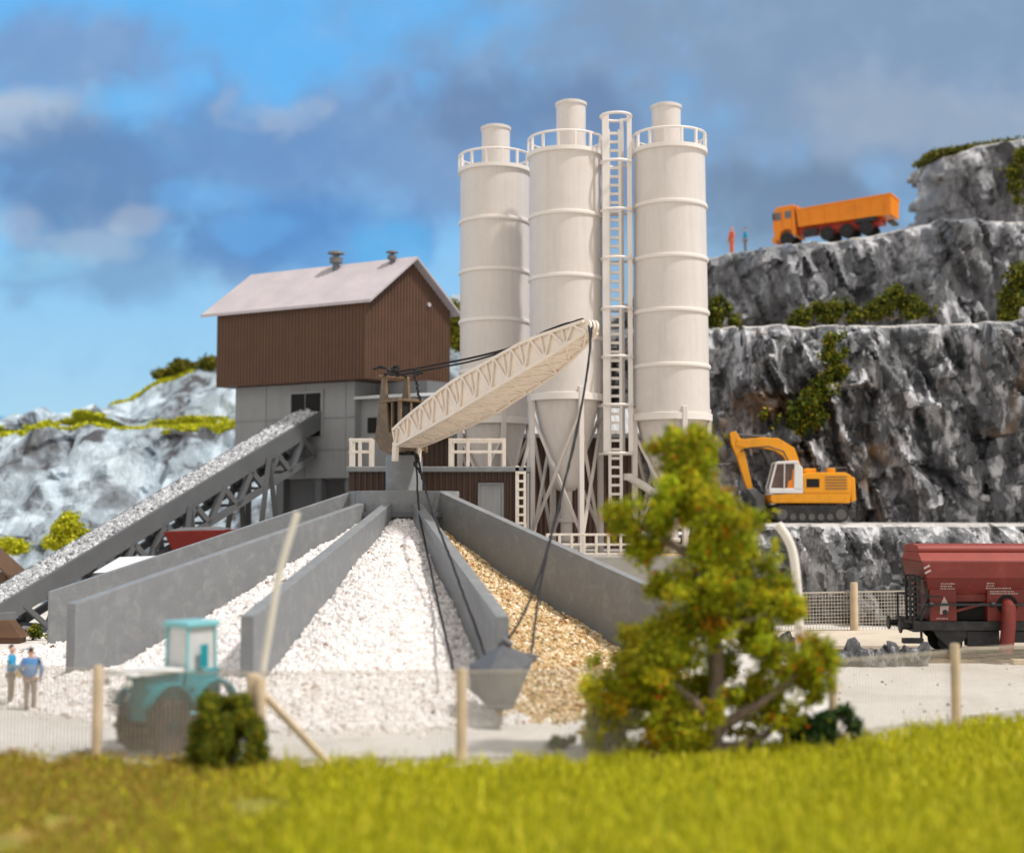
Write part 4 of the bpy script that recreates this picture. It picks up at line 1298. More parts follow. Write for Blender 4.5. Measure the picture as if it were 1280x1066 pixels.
for x_ in (bx0 + 0.5, bx0 + 3.4, bx0 + 6.2, bx1 - 0.6):
    for y_ in (ins + 0.4, ins + 3.1):
        b = MB(); b.span((x_ - 0.22, sy * (y_ - 0.22), 0.0 if False else TZ - 0.1), (x_ + 0.22, sy * (y_ + 0.22), BZ0)); b.build('support_column', 'greyd', plant)

b = MB(); b.span((bx0 + 0.2, sy * (ins + 3.3), TZ - 0.1), (bx1 - 0.2, sy * (ins + 3.5), BZ0)); b.build('gap_cover', 'greyd', plant)  # dark panel added to cover the pale hill showing between the columns
for ch in plant.children: ch.data.transform(SKEW)

# ---- machine house behind the crane
YH = 42.2
mh = thing('machine_house', 'low brown corrugated machine house with grey flat roof and white roof railings', 'building', (0, YH * K, 0))
hz0, hz1 = TZ, zat(590, YH)
hx0, hx1 = xc(437, 600, YH), xc(655, 600, YH)
b = corrugated((hx0, 0), (hx1, 0), hz0, hz1, 0.27, 0.07, (0, -1)); b.build('front_wall', 'brownl', mh, fix=False)
b = corrugated((hx0, 0.0), (hx0, 2.0), hz0, hz1, 0.27, 0.07, (-1, 0)); b.build('side_wall', 'brownl', mh, fix=False)
b = corrugated((hx1, 0.0), (hx1, 2.0), hz0, hz1, 0.27, 0.07, (1, 0)); b.build('side_wall', 'brownl', mh, fix=False)
b = MB(); b.span((hx0 - 0.15, -0.3, hz1), (hx1 + 0.35, 2.0, hz1 + 0.26)); b.build('flat_roof', 'grey', mh, bevel=0.04)
dx0, dx1 = xc(600, 620, YH), xc(627, 620, YH)
dzt = zat(606, YH)
b = MB(); b.span((dx0, -0.14, hz0), (dx1, 0.05, dzt)); dr = b.build('door', 'greyw', mh, bevel=0.02)
b = MB()
b.span((dx0 - 0.1, -0.16, hz0), (dx0, 0.05, dzt + 0.1)); b.span((dx1, -0.16, hz0), (dx1 + 0.1, 0.05, dzt + 0.1)); b.span((dx0, -0.16, dzt), (dx1, 0.05, dzt + 0.1))
b.build('door_frame', 'grey', dr)
for (pa, pb, cols_) in ((436.5, 466, [436.5, 450.5, 466]), (561, 632, [563, 585, 612, 630])):
    b = MB()
    z0_, z1_ = hz1 + 0.26, zat(548, YH)
    xa_, xb_ = xc(pa, 560, YH), xc(pb, 560, YH)
    for z_ in (z1_ - 0.08, (z0_ + z1_) / 2 + 0.02):
        b.bar((xa_, -0.16, z_), (xb_, -0.16, z_), 0.12, 0.14)
    for px in cols_:
        x_ = xc(px + (3 if px == pa else -2 if px == pb else 0), 560, YH)
        b.bar((x_, -0.16, z0_), (x_, -0.16, z1_), 0.17, 0.13, (0, 1, 0))
    for y2 in ((1.8,) if pa > 500 else (0.9,)):
        b.bar((xa_ + 0.1, -0.1, z1_ - 0.07), (xa_ + 0.1, y2, z1_ - 0.07), 0.12, 0.14)
        b.bar((xa_ + 0.1, y2, z0_), (xa_ + 0.1, y2, z1_), 0.16, 0.13)
        b.bar((xa_ + 0.1, y2, z1_ - 0.07), (xb_ - 0.1, y2, z1_ - 0.07), 0.12, 0.14)
        b.bar((xb_ - 0.1, y2, z0_), (xb_ - 0.1, y2, z1_), 0.16, 0.13)
    b.build('roof_railing', 'rail', mh, bevel=0.015)
b = MB()
la, lb_ = xc(646.5, 620, YH - 0.2), xc(656, 620, YH - 0.2)
b.bar((la, -0.25, hz0), (la, -0.25, hz1 + 0.3), 0.17, 0.10, (0, 1, 0)); b.bar((lb_, -0.25, hz0), (lb_, -0.25, hz1 + 0.3), 0.12, 0.10, (0, 1, 0))
for z_ in np.arange(hz0 + 0.3, hz1 + 0.2, 0.40): b.bar((la, -0.25, z_), (lb_, -0.25, z_), 0.12, 0.12)
b.build('wall_ladder', 'rail', mh)

# ---- long shed behind, under the silos
YS = 48.6
sh_ = thing('long_shed', 'long brown corrugated shed with pale ribbed roof behind the silo legs', 'building', (0, YS * K, 0))
sx0, sx1 = xc(512, 560, YS), xc(800, 560, YS)
sz1 = zat(545, YS)
b = corrugated((sx0, 0), (sx1, 0), TZ, sz1, 0.27, 0.07, (0, -1)); b.build('front_wall', 'brownl', sh_, fix=False)
b = corrugated((sx1, 0), (sx1, 6), TZ, sz1, 0.27, 0.07, (1, 0)); b.build('side_wall', 'brownl', sh_, fix=False)
b = corrugated((sx0, 0), (sx0, 6), TZ, sz1, 0.27, 0.07, (-1, 0)); b.build('side_wall', 'brownl', sh_, fix=False)
b = MB()
n = int((sx1 - sx0 + 0.8) / 0.32)
vs, fs = [], []
zrd = sz1 + 2.1
for i in range(2 * n + 1):
    x_ = sx0 - 0.4 + (sx1 - sx0 + 0.8) * i / (2 * n)
    h = 0.05 if i % 2 else 0
    vs += [(x_, -0.5, sz1 + 0.1 + h), (x_, 6.2, zrd + h), (x_, 6.2, zrd - 0.15), (x_, -0.5, sz1 - 0.02)]
for i in range(2 * n):
    a_ = i * 4
    for j in range(4): fs.append((a_ + j, a_ + 4 + j, a_ + 4 + (j + 1) % 4, a_ + (j + 1) % 4))
fs += [(0, 1, 2, 3), tuple(len(vs) - 4 + j for j in range(4))]
b.add(vs, fs); b.build('roof', 'roofw', sh_)
b = MB(); b.span((sx0 - 0.42, -0.56, sz1 - 0.12), (sx1 + 0.42, -0.51, sz1 + 0.10)); b.build('fascia', 'grey', sh_)

# ================================================================== CONVEYOR
cv = thing('belt_conveyor', 'long grey belt conveyor on a truss rising to the plant opening', 'conveyor', (0, 0, 0))
pl_ = onwall(381, 519); E1 = plant.matrix_basis @ SKEW @ pl_; E0 = Vector(P(-30, 764, 41.2))
cd = (E1 - E0); CL = cd.length; cdn = cd.normalized()
cs = cdn.cross(Vector((0, 0, 1))).normalized()               # towards the viewer's right
if cs.y > 0: cs = -cs
cu = Vector((0, 0, 1))
E0 = E0 - cdn * 0.5; E1 = E1 + cdn * 0.35; CL = (E1 - E0).length
HWD = 1.2


def cvp(t, s, z): return E0 + cdn * (t * CL) + cs * s + cu * z


def slab(name, m, s0, s1, z0, z1, t0=0, t1=1, bevel=0.0):
    q = MB()
    vs = [cvp(t0, s0, z0), cvp(t0, s1, z0), cvp(t0, s1, z1), cvp(t0, s0, z1), cvp(t1, s0, z0), cvp(t1, s1, z0), cvp(t1, s1, z1), cvp(t1, s0, z1)]
    q.add(vs, [(0, 1, 2, 3), (4, 5, 6, 7), (0, 1, 5, 4), (1, 2, 6, 5), (2, 3, 7, 6), (3, 0, 4, 7)])
    return q.build(name, m, cv, bevel=bevel)


slab('belt', 'black', -HWD + 0.1, HWD - 0.1, -0.35, -0.10)
slab('side_board', 'conv', HWD - 0.1, HWD + 0.08, -0.95, 0.16, bevel=0.03)
slab('side_board', 'conv', -HWD - 0.08, -HWD + 0.1, -0.95, 0.16, bevel=0.03)
NT_ = 9
for s_ in (HWD, -HWD):
    q = MB()
    ta, tb = 0.16, 0.97
    q.bar(cvp(ta, s_, -2.3), cvp(tb, s_, -2.3), 0.28, 0.34)
    for i in range(NT_):
        t0 = ta + (tb - ta) * i / NT_; t1 = ta + (tb - ta) * (i + 1) / NT_
        tm = (t0 + t1) / 2
        q.bar(cvp(t0, s_, -2.3), cvp(tm, s_, -0.9), 0.28, 0.28); q.bar(cvp(tm, s_, -0.9), cvp(t1, s_, -2.3), 0.28, 0.28)
    q.bar(cvp(0.10, s_, -0.6), cvp(ta, s_, -2.3), 0.22, 0.22)
    q.build('truss', 'conv', cv)
q = MB()
for i in range(NT_ + 1):
    t0 = 0.16 + 0.81 * i / NT_
    q.bar(cvp(t0, -HWD, -2.3), cvp(t0, HWD, -2.3), 0.16, 0.16)
q.build('cross_tie', 'greyd', cv)
for tt in (0.545, 0.80):
    for s_ in (-HWD, HWD):
        q = MB()
        top = cvp(tt, s_ * 1.15, -0.7)
        for dx in (-0.035, 0.035):
            ft = cvp(tt + dx, s_ * 1.15, 0); q.bar(top, (ft.x, ft.y, 0.0 if tt < 0.7 else TZ), 0.26, 0.22)
        q.build('support_trestle', 'conv', cv)
q = MB(); p = cvp(0.03, 0, 0)
q.box((p.x, p.y, p.z - 0.8), (2.2, 2.6, 1.4), rz=math.atan2(cdn.y, cdn.x)); q.build('feed_hopper', 'greyd', cv, bevel=0.06)
n = 7500
tt = RNG.uniform(0.015, 0.985, n); ss = RNG.uniform(-1.02, 1.02, n)
zz = 0.02 + 0.22 * (1 - (ss / 1.05) ** 2) + RNG.uniform(-0.08, 0.05, n)
pos = np.array(E0)[None] + np.array(cdn)[None] * (tt * CL)[:, None] + np.array(cs)[None] * ss[:, None] + np.array([0, 0, 1])[None] * zz[:, None]
v1, f1, c1 = grains(pos, 0.10 * RNG.uniform(0.7, 1.6, n), palette(n, [(0.38, 0.39, 0.41), (0.50, 0.51, 0.53), (0.20, 0.20, 0.22), (0.68, 0.69, 0.70)], [35, 40, 10, 20], RNG), RNG)
tag(fast_mesh('gravel', v1, f1, 'grain', c1), 'pale grey gravel lying along the belt of the conveyor', 'gravel', kind='stuff')

# ================================================================== VEHICLES
def wheel(parent, c, r, wd, tyre='tyreb', hub='hub', n=28, lugs=0):
    b = MB()
    rp = [(r * 0.55, -wd / 2), (r * 0.90, -wd / 2), (r, -wd * 0.32), (r, wd * 0.32), (r * 0.90, wd / 2), (r * 0.55, wd / 2)]
    b.disc((0, 0, 0), r, wd, 'Y', n, rp)
    for k in range(lugs):
        a = 2 * math.pi * k / lugs
        b.box((r * 0.99 * math.cos(a), (0.2 if k % 2 else -0.2) * wd, r * 0.99 * math.sin(a)), (r * 0.10, wd * 0.62, r * 0.14), rot=(0, -a, 0))
    w_ = b.build('wheel', tyre, parent, smooth=True); w_.location = c
    b = MB(); b.disc((0, 0, 0), r * 0.56, wd * 0.8, 'Y', 20, [(r * 0.2, -wd * 0.5), (r * 0.35, -wd * 0.42), (r * 0.55, -wd * 0.36), (r * 0.55, wd * 0.36), (r * 0.35, wd * 0.42), (r * 0.2, wd * 0.5)])
    b.build('rim', hub, w_, smooth=True)
    return w_


# ---- excavator: faces the viewer's left. local x forward, y left, z up
ex = thing('excavator', 'yellow tracked excavator with white cab on the lower quarry ledge', 'excavator', (xc(1012, 650, 50.6), 50.6 * K, 5.12), R(180))
ex.scale = (0.95, 0.95, 0.97)
ex.location.x -= 0.22
for y_ in (-1.25, 1.25):
    b = MB()
    pts = []
    for k in range(13): a = R(90 + 180 * k / 12); pts.append((-1.75 + 0.48 * math.cos(a), 0.50 + 0.48 * math.sin(a)))
    for k in range(13): a = R(-90 + 180 * k / 12); pts.append((1.75 + 0.48 * math.cos(a), 0.50 + 0.48 * math.sin(a)))
    b.prism(pts, y_ - 0.32, y_ + 0.32, 'Y')
    for k in range(15):
        for z_ in (1.0, 0.02): b.box((-1.75 + 3.5 * k / 14, y_, z_), (0.10, 0.66, 0.06))
    tr = b.build('crawler_track', 'black', ex, bevel=0.03)
    b = MB()
    for x_ in (-1.75, -1.1, -0.55, 0, 0.55, 1.1, 1.75): b.disc((x_, y_, 0.48 if abs(x_) > 1.5 else 0.33), 0.34 if abs(x_) > 1.5 else 0.2, 0.70, 'Y', 18)
    b.build('track_roller', 'hub', tr, smooth=True)
b = MB(); b.span((-1.3, -1.0, 0.4), (1.3, 1.0, 0.95)); b.lathe([(0.8, 0.95), (0.8, 1.15)], n=24); b.build('undercarriage', 'black', ex, bevel=0.04)
b = MB(); b.prism([(-2.35, 1.12), (2.2, 1.12), (2.35, 1.3), (2.35, 1.62), (0.55, 1.72), (-2.45, 1.72)], -1.3, 1.3, 'Y'); b.build('slewing_deck', 'yellow', ex, bevel=0.05)
b = MB(); b.prism([(-2.45, 1.70), (0.42, 1.70), (0.42, 2.78), (0.1, 2.92), (-2.1, 2.92), (-2.45, 2.75)], -1.3, 1.32, 'Y')
b.box((-1.4, 0.6, 3.05), (0.5, 0.4, 0.3)); b.box((-0.2, 0.3, 3.05), (0.7, 0.5, 0.25))
hood = b.build('engine_hood', 'yellow', ex, bevel=0.06)
b = MB(); b.span((-0.55, 1.28, 2.05), (0.22, 1.335, 2.55)); b.build('hood_opening_shade', 'void', hood)  # black plate on the closed hood, shade of an opening as colour
b = MB()
for k in range(5): b.span((-2.2, 1.30, 1.95 + 0.17 * k), (-0.9, 1.345, 2.0 + 0.17 * k))
b.build('louvre', 'hub', hood)
b = MB(); b.prism([(-2.75, 1.25), (-2.45, 1.2), (-2.45, 2.7), (-2.7, 2.6)], -1.25, 1.25, 'Y'); b.build('counterweight', 'yellow', ex, bevel=0.06)
b = MB(); b.lathe([(0.10, 2.9), (0.10, 3.4)], c=(-1.0, -0.6, 0), n=14); b.build('exhaust', 'black', ex, smooth=True)
b = MB()
for y_ in (-1.2, 1.22):
    b.tube([(-2.2, y_, 2.9), (-2.2, y_, 3.2), (-0.5, y_, 3.2), (-0.5, y_, 2.9)], 0.03, 6)
b.build('hand_rail', 'hub', ex, smooth=True)
b = MB(); b.tube([(0.6, 0.0, 2.9), (1.3, 0.03, 4.2), (2.2, 0.03, 4.5), (3.4, 0.03, 4.4), (3.9, 0.03, 4.2)], 0.04, 6); b.build('hydraulic_hose', 'black', ex, smooth=True)
# cab on the near side
cbm = MB(); cp = [(0.42, 1.70), (2.42, 1.70), (2.45, 2.05), (1.98, 3.55), (0.75, 3.62), (0.42, 3.2)]
cbm.prism([(0.42, 1.70), (2.42, 1.70), (2.45, 2.0), (0.42, 2.0)], 0.15, 1.32, 'Y')
cbm.prism([(0.75, 3.62), (1.98, 3.55), (2.05, 3.40), (0.60, 3.44)], 0.12, 1.34, 'Y')
for y_ in (0.16, 1.24):
    cbm.prism([(0.42, 1.9), (0.98, 1.9), (0.92, 3.5), (0.75, 3.5), (0.42, 3.2)], y_, y_ + 0.08, 'Y')
    cbm.bar((2.40, y_ + 0.04, 2.0), (1.98, y_ + 0.04, 3.5), 0.09, 0.12)
cbm.span((0.42, 0.16, 1.9), (0.50, 1.3, 3.2))
cb = cbm.build('cab', 'white', ex, bevel=0.04)
b = MB(); b.prism([(0.52, 2.0), (2.36, 2.0), (1.95, 3.44), (0.62, 3.42)], 0.20, 1.26, 'Y'); b.build('window', 'glass', cb)
b = MB(); b.bar((1.55, 1.30, 1.95), (1.50, 1.30, 3.45), 0.06, 0.05, (0, 1, 0)); b.build('door_bar', 'white', cb)
b = MB(); b.prism([(0.85, 2.0), (1.35, 2.0), (1.30, 2.4), (1.08, 2.5), (1.02, 3.1), (0.85, 3.1)], 1.262, 1.275, 'Y'); b.build('seat', 'orange', cb)
# boom and stick as tapering plates
def plate_arm(name, pts, wds, y0, y1, parent, m='yellow'):
    up, dn = [], []
    n = len(pts)
    for i, p in enumerate(pts):
        a = pts[max(0, i - 1)]; b_ = pts[min(n - 1, i + 1)]
        d = Vector((b_[0] - a[0], b_[1] - a[1])).normalized(); nn = Vector((-d.y, d.x))
        up.append((p[0] + nn.x * wds[i], p[1] + nn.y * wds[i])); dn.append((p[0] - nn.x * wds[i], p[1] - nn.y * wds[i]))
    q = MB()
    q.loft([[(u_[0], y0, u_[1]), (u_[0], y1, u_[1]), (d_[0], y1, d_[1]), (d_[0], y0, d_[1])] for u_, d_ in zip(up, dn)])
    return q.build(name, m, parent, bevel=0.04)


bo = plate_arm('boom', [(0.45, 2.0), (0.60, 3.2), (0.95, 4.15), (1.7, 4.62), (2.6, 4.72), (3.6, 4.66), (4.15, 4.78)], [0.34, 0.38, 0.42, 0.38, 0.32, 0.27, 0.20], -0.45, 0.02, ex)
st = plate_arm('stick', [(4.35, 5.35), (4.12, 4.75), (3.85, 3.9), (3.45, 2.4), (3.3, 1.9)], [0.20, 0.34, 0.27, 0.2, 0.16], -0.42, -0.02, ex)
b = MB(); b.tube([(1.55, -0.2, 2.3), (2.5, -0.2, 4.35)], 0.11, 10); b.tube([(2.3, -0.2, 5.05), (3.4, -0.2, 5.15), (4.25, -0.2, 5.2)], 0.09, 10); b.build('hydraulic_ram', 'hub', bo, smooth=True)
b = MB(); b.prism([(3.55, 1.95), (3.15, 2.05), (2.55, 1.55), (2.5, 0.85), (2.75, 0.55), (3.2, 0.6), (3.0, 0.95), (3.05, 1.35)], -0.75, 0.35, 'Y'); b.build('bucket', 'greyd', ex, bevel=0.04)

# ---- orange tipper truck on the upper ledge
TW0 = P(1044, 303, 63.2)
tk = thing('tipper_truck', 'orange four axle tipper truck parked on the top quarry ledge', 'truck', (TW0.x, TW0.y, TW0.z + 0.0), rot=(0, R(2.5), R(150)))
tk.scale = (0.92, 0.92, 0.92)
b = MB(); b.prism([(4.5, 0.55), (4.62, 1.7), (4.42, 3.0), (4.15, 3.25), (2.75, 3.25), (2.75, 0.75), (3.0, 0.75), (3.05, 1.1), (3.3, 1.35), (3.75, 1.35), (4.02, 1.1), (4.08, 0.55)], -1.25, 1.25, 'Y')
cab_ = b.build('cab', 'orange', tk, bevel=0.08)
b = MB()
b.span((3.9, 1.24, 2.15), (4.36, 1.27, 2.78)); b.span((3.05, 1.24, 2.2), (3.55, 1.27, 2.78)); b.build('side_window', 'greyd', cab_)
b = MB(); b.prism([(4.60, 2.05), (4.615, 2.05), (4.48, 2.95), (4.465, 2.95)], -1.1, 1.1, 'Y'); b.build('windscreen', 'glass', cab_)
b = MB(); b.span((4.4, -1.25, 0.4), (4.72, 1.25, 0.85)); b.build('bumper', 'orange', cab_, bevel=0.05)
b = MB(); b.span((3.02, 1.245, 1.2), (3.05, 1.262, 2.9)); b.span((3.80, 1.245, 1.45), (3.83, 1.262, 2.9)); b.build('door_seam', 'redchassis', cab_)
for y_ in (-1.42, 1.42):
    b = MB(); b.box((4.45, y_, 2.45), (0.10, 0.2, 0.5)); b.bar((4.4, y_ * 0.88, 2.8), (4.45, y_, 2.65), 0.05, 0.05); b.build('mirror', 'black', cab_, bevel=0.02)
b = MB()
b.loft([[(2.55, -1.2, 1.40), (2.55, 1.2, 1.40), (-4.75, 1.2, 1.30), (-4.75, -1.2, 1.30)], [(2.6, -1.36, 2.72), (2.6, 1.36, 2.72), (-4.85, 1.36, 2.8), (-4.85, -1.36, 2.8)]])
bd_ = b.build('tipper_body', 'orange', tk, bevel=0.03)
b = MB()
b.loft([[(2.62, -1.40, 2.68), (2.62, 1.40, 2.68), (-4.9, 1.40, 2.76), (-4.9, -1.40, 2.76)], [(2.62, -1.40, 2.82), (2.62, 1.40, 2.82), (-4.9, 1.40, 2.9), (-4.9, -1.40, 2.9)]])
b.span((2.5, -1.3, 2.7), (2.66, 1.3, 3.1))
for x_ in (1.6, 0.4, -0.8, -2.0, -3.2, -4.3):
    b.bar((x_, 1.22, 1.5), (x_, 1.37, 2.68), 0.12, 0.06, (0, 1, 0))
b.build('rim_rail', 'orange', bd_)
b = MB(); b.span((2.7, -0.75, 0.85), (-3.9, 0.75, 1.44)); b.build('chassis', 'redchassis', tk, bevel=0.04)
b = MB(); b.span((1.0, 0.75, 0.55), (2.2, 1.15, 1.15)); b.build('tank', 'black', tk, bevel=0.06)
b = MB(); b.span((-4.8, -0.9, 0.75), (-4.35, 0.9, 0.95)); b.build('rear_bumper', 'black', tk, bevel=0.04)
for x_ in (3.54, 0.30, -1.25, -2.75):
    for y_ in (-1.02, 1.02): wheel(tk, (x_, y_, 0.55), 0.55, 0.42)
b = MB(); b.prism([(-1.9, 1.0), (-3.7, 1.0), (-3.55, 1.35), (-2.1, 1.35)], -1.2, 1.2, 'Y'); b.build('mudguard', 'black', tk, bevel=0.04)

# ---- teal wheel loader, front left
TL = G(212, 944)
tr_ = thing('wheel_loader', 'teal wheel loader with white windowed cab and muddy wheels behind the wire fence', 'loader', (TL.x - 0.05, TL.y + 1.0, 0), R(232))
tr_.scale = (0.86, 0.86, 0.93)
b = MB(); b.prism([(-1.6, 0.85), (1.9, 0.85), (1.9, 1.75), (0.2, 1.75), (-1.6, 1.7)], -0.55, 0.55, 'Y'); b.build('chassis', 'teal', tr_, bevel=0.06)
b = MB(); b.span((0.25, -0.62, 1.70), (2.05, 0.62, 2.06)); hd = b.build('hood', 'teal', tr_, bevel=0.06)
b = MB(); b.span((0.30, -0.64, 2.06), (2.08, 0.64, 2.14)); b.build('hood_top', 'white', hd, bevel=0.03)
b = MB()
for k in range(6): b.span((2.04, -0.45, 1.1 + 0.11 * k), (2.09, 0.45, 1.15 + 0.11 * k))
b.build('grille', 'greyd', hd)
for y_ in (-0.48, 0.48):
    b = MB(); b.disc((2.07, y_, 1.9), 0.11, 0.08, 'X', 16); b.build('headlight', 'white', hd, smooth=True)
b = MB(); b.span((-1.35, -0.72, 1.6), (0.22, 0.72, 2.10)); b.build('cab_base', 'teal', tr_, bevel=0.05)
for x_ in (-1.25, 0.12):
    for y_ in (-0.64, 0.64):
        b = MB(); b.bar((x_, y_, 2.05), (x_ * 0.96, y_ * 0.97, 3.25), 0.09, 0.09, (0, 1, 0)); b.build('cab_post', 'teall', tr_)
b = MB(); b.loft([[(-1.22, -0.62, 2.08), (0.10, -0.62, 2.08), (0.10, 0.62, 2.08), (-1.22, 0.62, 2.08)], [(-1.17, -0.60, 3.22), (0.06, -0.60, 3.22), (0.06, 0.60, 3.22), (-1.17, 0.60, 3.22)]])
gw = b.build('cab_glazing', 'glassw', tr_)
b = MB(); b.span((-0.62, -0.645, 2.1), (-0.36, -0.632, 2.72)); b.build('seat', 'teal', gw)
b = MB(); b.span((-0.5, 0.632, 2.1), (-0.24, 0.645, 2.72)); b.build('seat', 'teal', gw)
b = MB(); b.span((-1.38, -0.76, 3.22), (0.26, 0.76, 3.38)); b.build('cab_roof', 'teall', tr_, bevel=0.05)
for y_ in (-0.85, 0.85):
    b = MB()
    for x_, r_ in ((-0.95, 1.18), (1.15, 1.18)):
        pts = [(x_ + r_ * math.cos(R(a)), 0.84 + r_ * 0.86 * math.sin(R(a))) for a in range(25, 156, 13)]
        pts += [(x_ + (r_ - 0.07) * math.cos(R(a)), 0.84 + (r_ - 0.07) * 0.86 * math.sin(R(a))) for a in range(155, 24, -13)]
        b.prism(pts, y_ - 0.28, y_ + 0.28, 'Y')
    b.build('mudguard', 'teal', tr_, bevel=0.02)
    b = MB(); b.span((-0.1, y_ - 0.2, 0.55), (0.4, y_ + 0.2, 0.62)); b.span((-0.1, y_ - 0.2, 0.95), (0.4, y_ + 0.2, 1.02)); b.build('step', 'teall', tr_, bevel=0.02)
    for x_ in (-0.95, 1.15): wheel(tr_, (x_ * 0.74, y_ * 0.8, 0.70), 0.70, 0.40, 'tyre', 'teal', 32, 20)

for ch in tr_.children:
    if not ch.name.startswith('wheel'): ch.data.transform(Matrix.Diagonal((0.74, 0.74, 0.98, 1)))

# ---- hopper wagon
WG0 = P(1152, 812, 33.9)
wy = 34.9 * K
wg = thing('hopper_wagon', 'rusty red bulk hopper wagon with black end ladders on the siding', 'wagon', (WG0.x + 0.42, wy, 0.28), R(-1.5))
WLN = 9.2
sec = [(0.30, 4.22), (0.95, 4.16), (1.02, 4.05), (1.02, 3.93)]
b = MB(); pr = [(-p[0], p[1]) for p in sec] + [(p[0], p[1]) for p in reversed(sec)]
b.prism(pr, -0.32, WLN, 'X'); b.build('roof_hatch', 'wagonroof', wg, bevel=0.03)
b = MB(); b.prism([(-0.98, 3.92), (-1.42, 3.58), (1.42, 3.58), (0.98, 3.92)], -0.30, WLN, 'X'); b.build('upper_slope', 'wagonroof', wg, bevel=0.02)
b = MB(); b.loft([[(-0.30, -1.42, 3.575), (WLN, -1.42, 3.575), (WLN, 1.42, 3.575), (-0.30, 1.42, 3.575)], [(-0.14, -1.50, 2.92), (WLN, -1.50, 2.92), (WLN, 1.50, 2.92), (-0.14, 1.50, 2.92)]])
b.build('upper_body', 'wagon', wg, bevel=0.03)
b = MB(); b.loft([[(-0.13, -1.49, 2.92), (WLN, -1.49, 2.92), (WLN, 1.49, 2.92), (-0.13, 1.49, 2.92)], [(0.05, -1.02, 2.28), (WLN, -1.02, 2.28), (WLN, 1.02, 2.28), (0.05, 1.02, 2.28)]])
b.build('lower_slope', 'wagon', wg, bevel=0.02)
# side frame plates with openings between them
segs = [(0.05, 1.08), (2.25, 3.68), (4.9, 6.3)]
for a_, b_ in segs:
    b = MB(); b.span((a_, -1.20, 1.28), (b_, 1.20, 2.5)); b.build('side_plate', 'wagon', wg, bevel=0.03)
for a_, b_ in ((1.08, 2.25), (3.68, 4.9)):
    b = MB(); b.span((a_, -0.85, 1.3), (b_, 0.85, 2.4)); b.build('inner_hopper_shade', 'void', wg)  # black block painting the shade behind the side openings
    b = MB(); b.span((a_, -1.02, 2.02), (b_, 1.02, 2.28)); b.bar((a_, -1.0, 1.65), (b_, -0.95, 1.95), 0.10, 0.10); b.build('hopper_beam', 'wagon', wg)
b = MB(); b.span((-0.55, -1.22, 0.92), (WLN, -1.05, 1.28)); b.span((-0.55, 1.05, 0.92), (WLN, 1.22, 1.28)); b.span((-0.62, -1.25, 0.86), (-0.35, 1.25, 1.30))
b.span((-0.35, -1.0, 0.98), (WLN, 1.0, 1.12)); b.build('underframe', 'black', wg, bevel=0.03)
b = MB()
for y_ in (-1.23,):
    b.bar((-0.4, y_ - 0.1, 1.92), (WLN, y_ - 0.1, 1.92), 0.09, 0.09)
    for x_ in (0.05, 2.4, 4.9, 7.2): b.disc((x_, y_ - 0.1, 1.92), 0.10, 0.14, 'X', 12)
b.build('control_rod', 'black', wg, smooth=True)
for y_ in (-1.08, -0.52):
    b = MB()
    for x_ in (-0.66, -0.30): b.bar((x_, y_, 1.28), (x_, y_, 3.0), 0.09, 0.09, (0, 1, 0))
    for k in range(9): b.bar((-0.66, y_, 1.4 + 0.2 * k), (-0.30, y_, 1.4 + 0.2 * k), 0.07, 0.07)
    b.build('end_ladder', 'black', wg)
b = MB()
for y_ in (-1.18, 1.18):
    b.bar((-0.55, y_, 1.28), (-0.55, y_, 2.25), 0.06, 0.06, (0, 1, 0)); b.bar((-0.55, y_, 2.22), (0.5, y_, 2.22), 0.06, 0.06)
b.bar((-0.55, -1.18, 2.22), (-0.55, 1.18, 2.22), 0.06, 0.06); b.bar((-0.1, -1.1, 2.9), (-0.66, -1.1, 2.9), 0.07, 0.07)
b.bar((0.1, -1.12, 1.3), (-0.1, -1.12, 2.8), 0.10, 0.10, (0, 1, 0)); b.bar((-0.3, -1.12, 1.3), (0.15, -1.12, 2.4), 0.10, 0.10, (0, 1, 0))
b.build('end_platform_rail', 'black', wg)
for y_ in (-0.88, 0.88):
    b = MB(); b.disc((-0.80, y_, 1.06), 0.13, 0.4, 'X', 16); b.disc((-1.0, y_, 1.06), 0.27, 0.07, 'X', 20); b.build('buffer', 'black', wg, smooth=True)
b = MB(); b.span((-0.98, -1.20, 0.42), (-0.2, -0.9, 0.62)); b.span((-0.98, -1.22, 0.18), (-0.3, -0.9, 0.24)); b.bar((-0.25, -1.05, 0.1), (-0.25, -1.05, 0.95), 0.09, 0.09, (0, 1, 0)); b.build('step', 'black', wg, bevel=0.02)
for x_ in (0.95, 5.9):
    b = MB()
    for y_ in (-0.72, 0.72):
        b.disc((x_, y_, 0.44), 0.46, 0.13, 'Y', 28)
    b.tube([(x_, -0.8, 0.44), (x_, 0.8, 0.44)], 0.09, 10)
    b.build('wheelset', 'tyreb', wg, smooth=True)
    for y_ in (-0.95, 0.95):
        b = MB(); b.prism([(x_ - 0.75, 0.95), (x_ - 0.55, 0.62), (x_ - 0.2, 0.28), (x_ + 0.2, 0.28), (x_ + 0.55, 0.62), (x_ + 0.75, 0.95)], y_ - 0.06, y_ + 0.06, 'Y')
        b.build('axle_guard', 'black', wg, bevel=0.03)
b = MB(); b.span((1.5, -1.05, 0.30), (2.75, -0.6, 0.92)); b.span((3.1, -1.1, 0.45), (4.9, -0.5, 0.92)); b.build('brake_gear_and_shade', 'black', wg, bevel=0.05)  # black boxes, lengthened to stand in for shade under the wagon
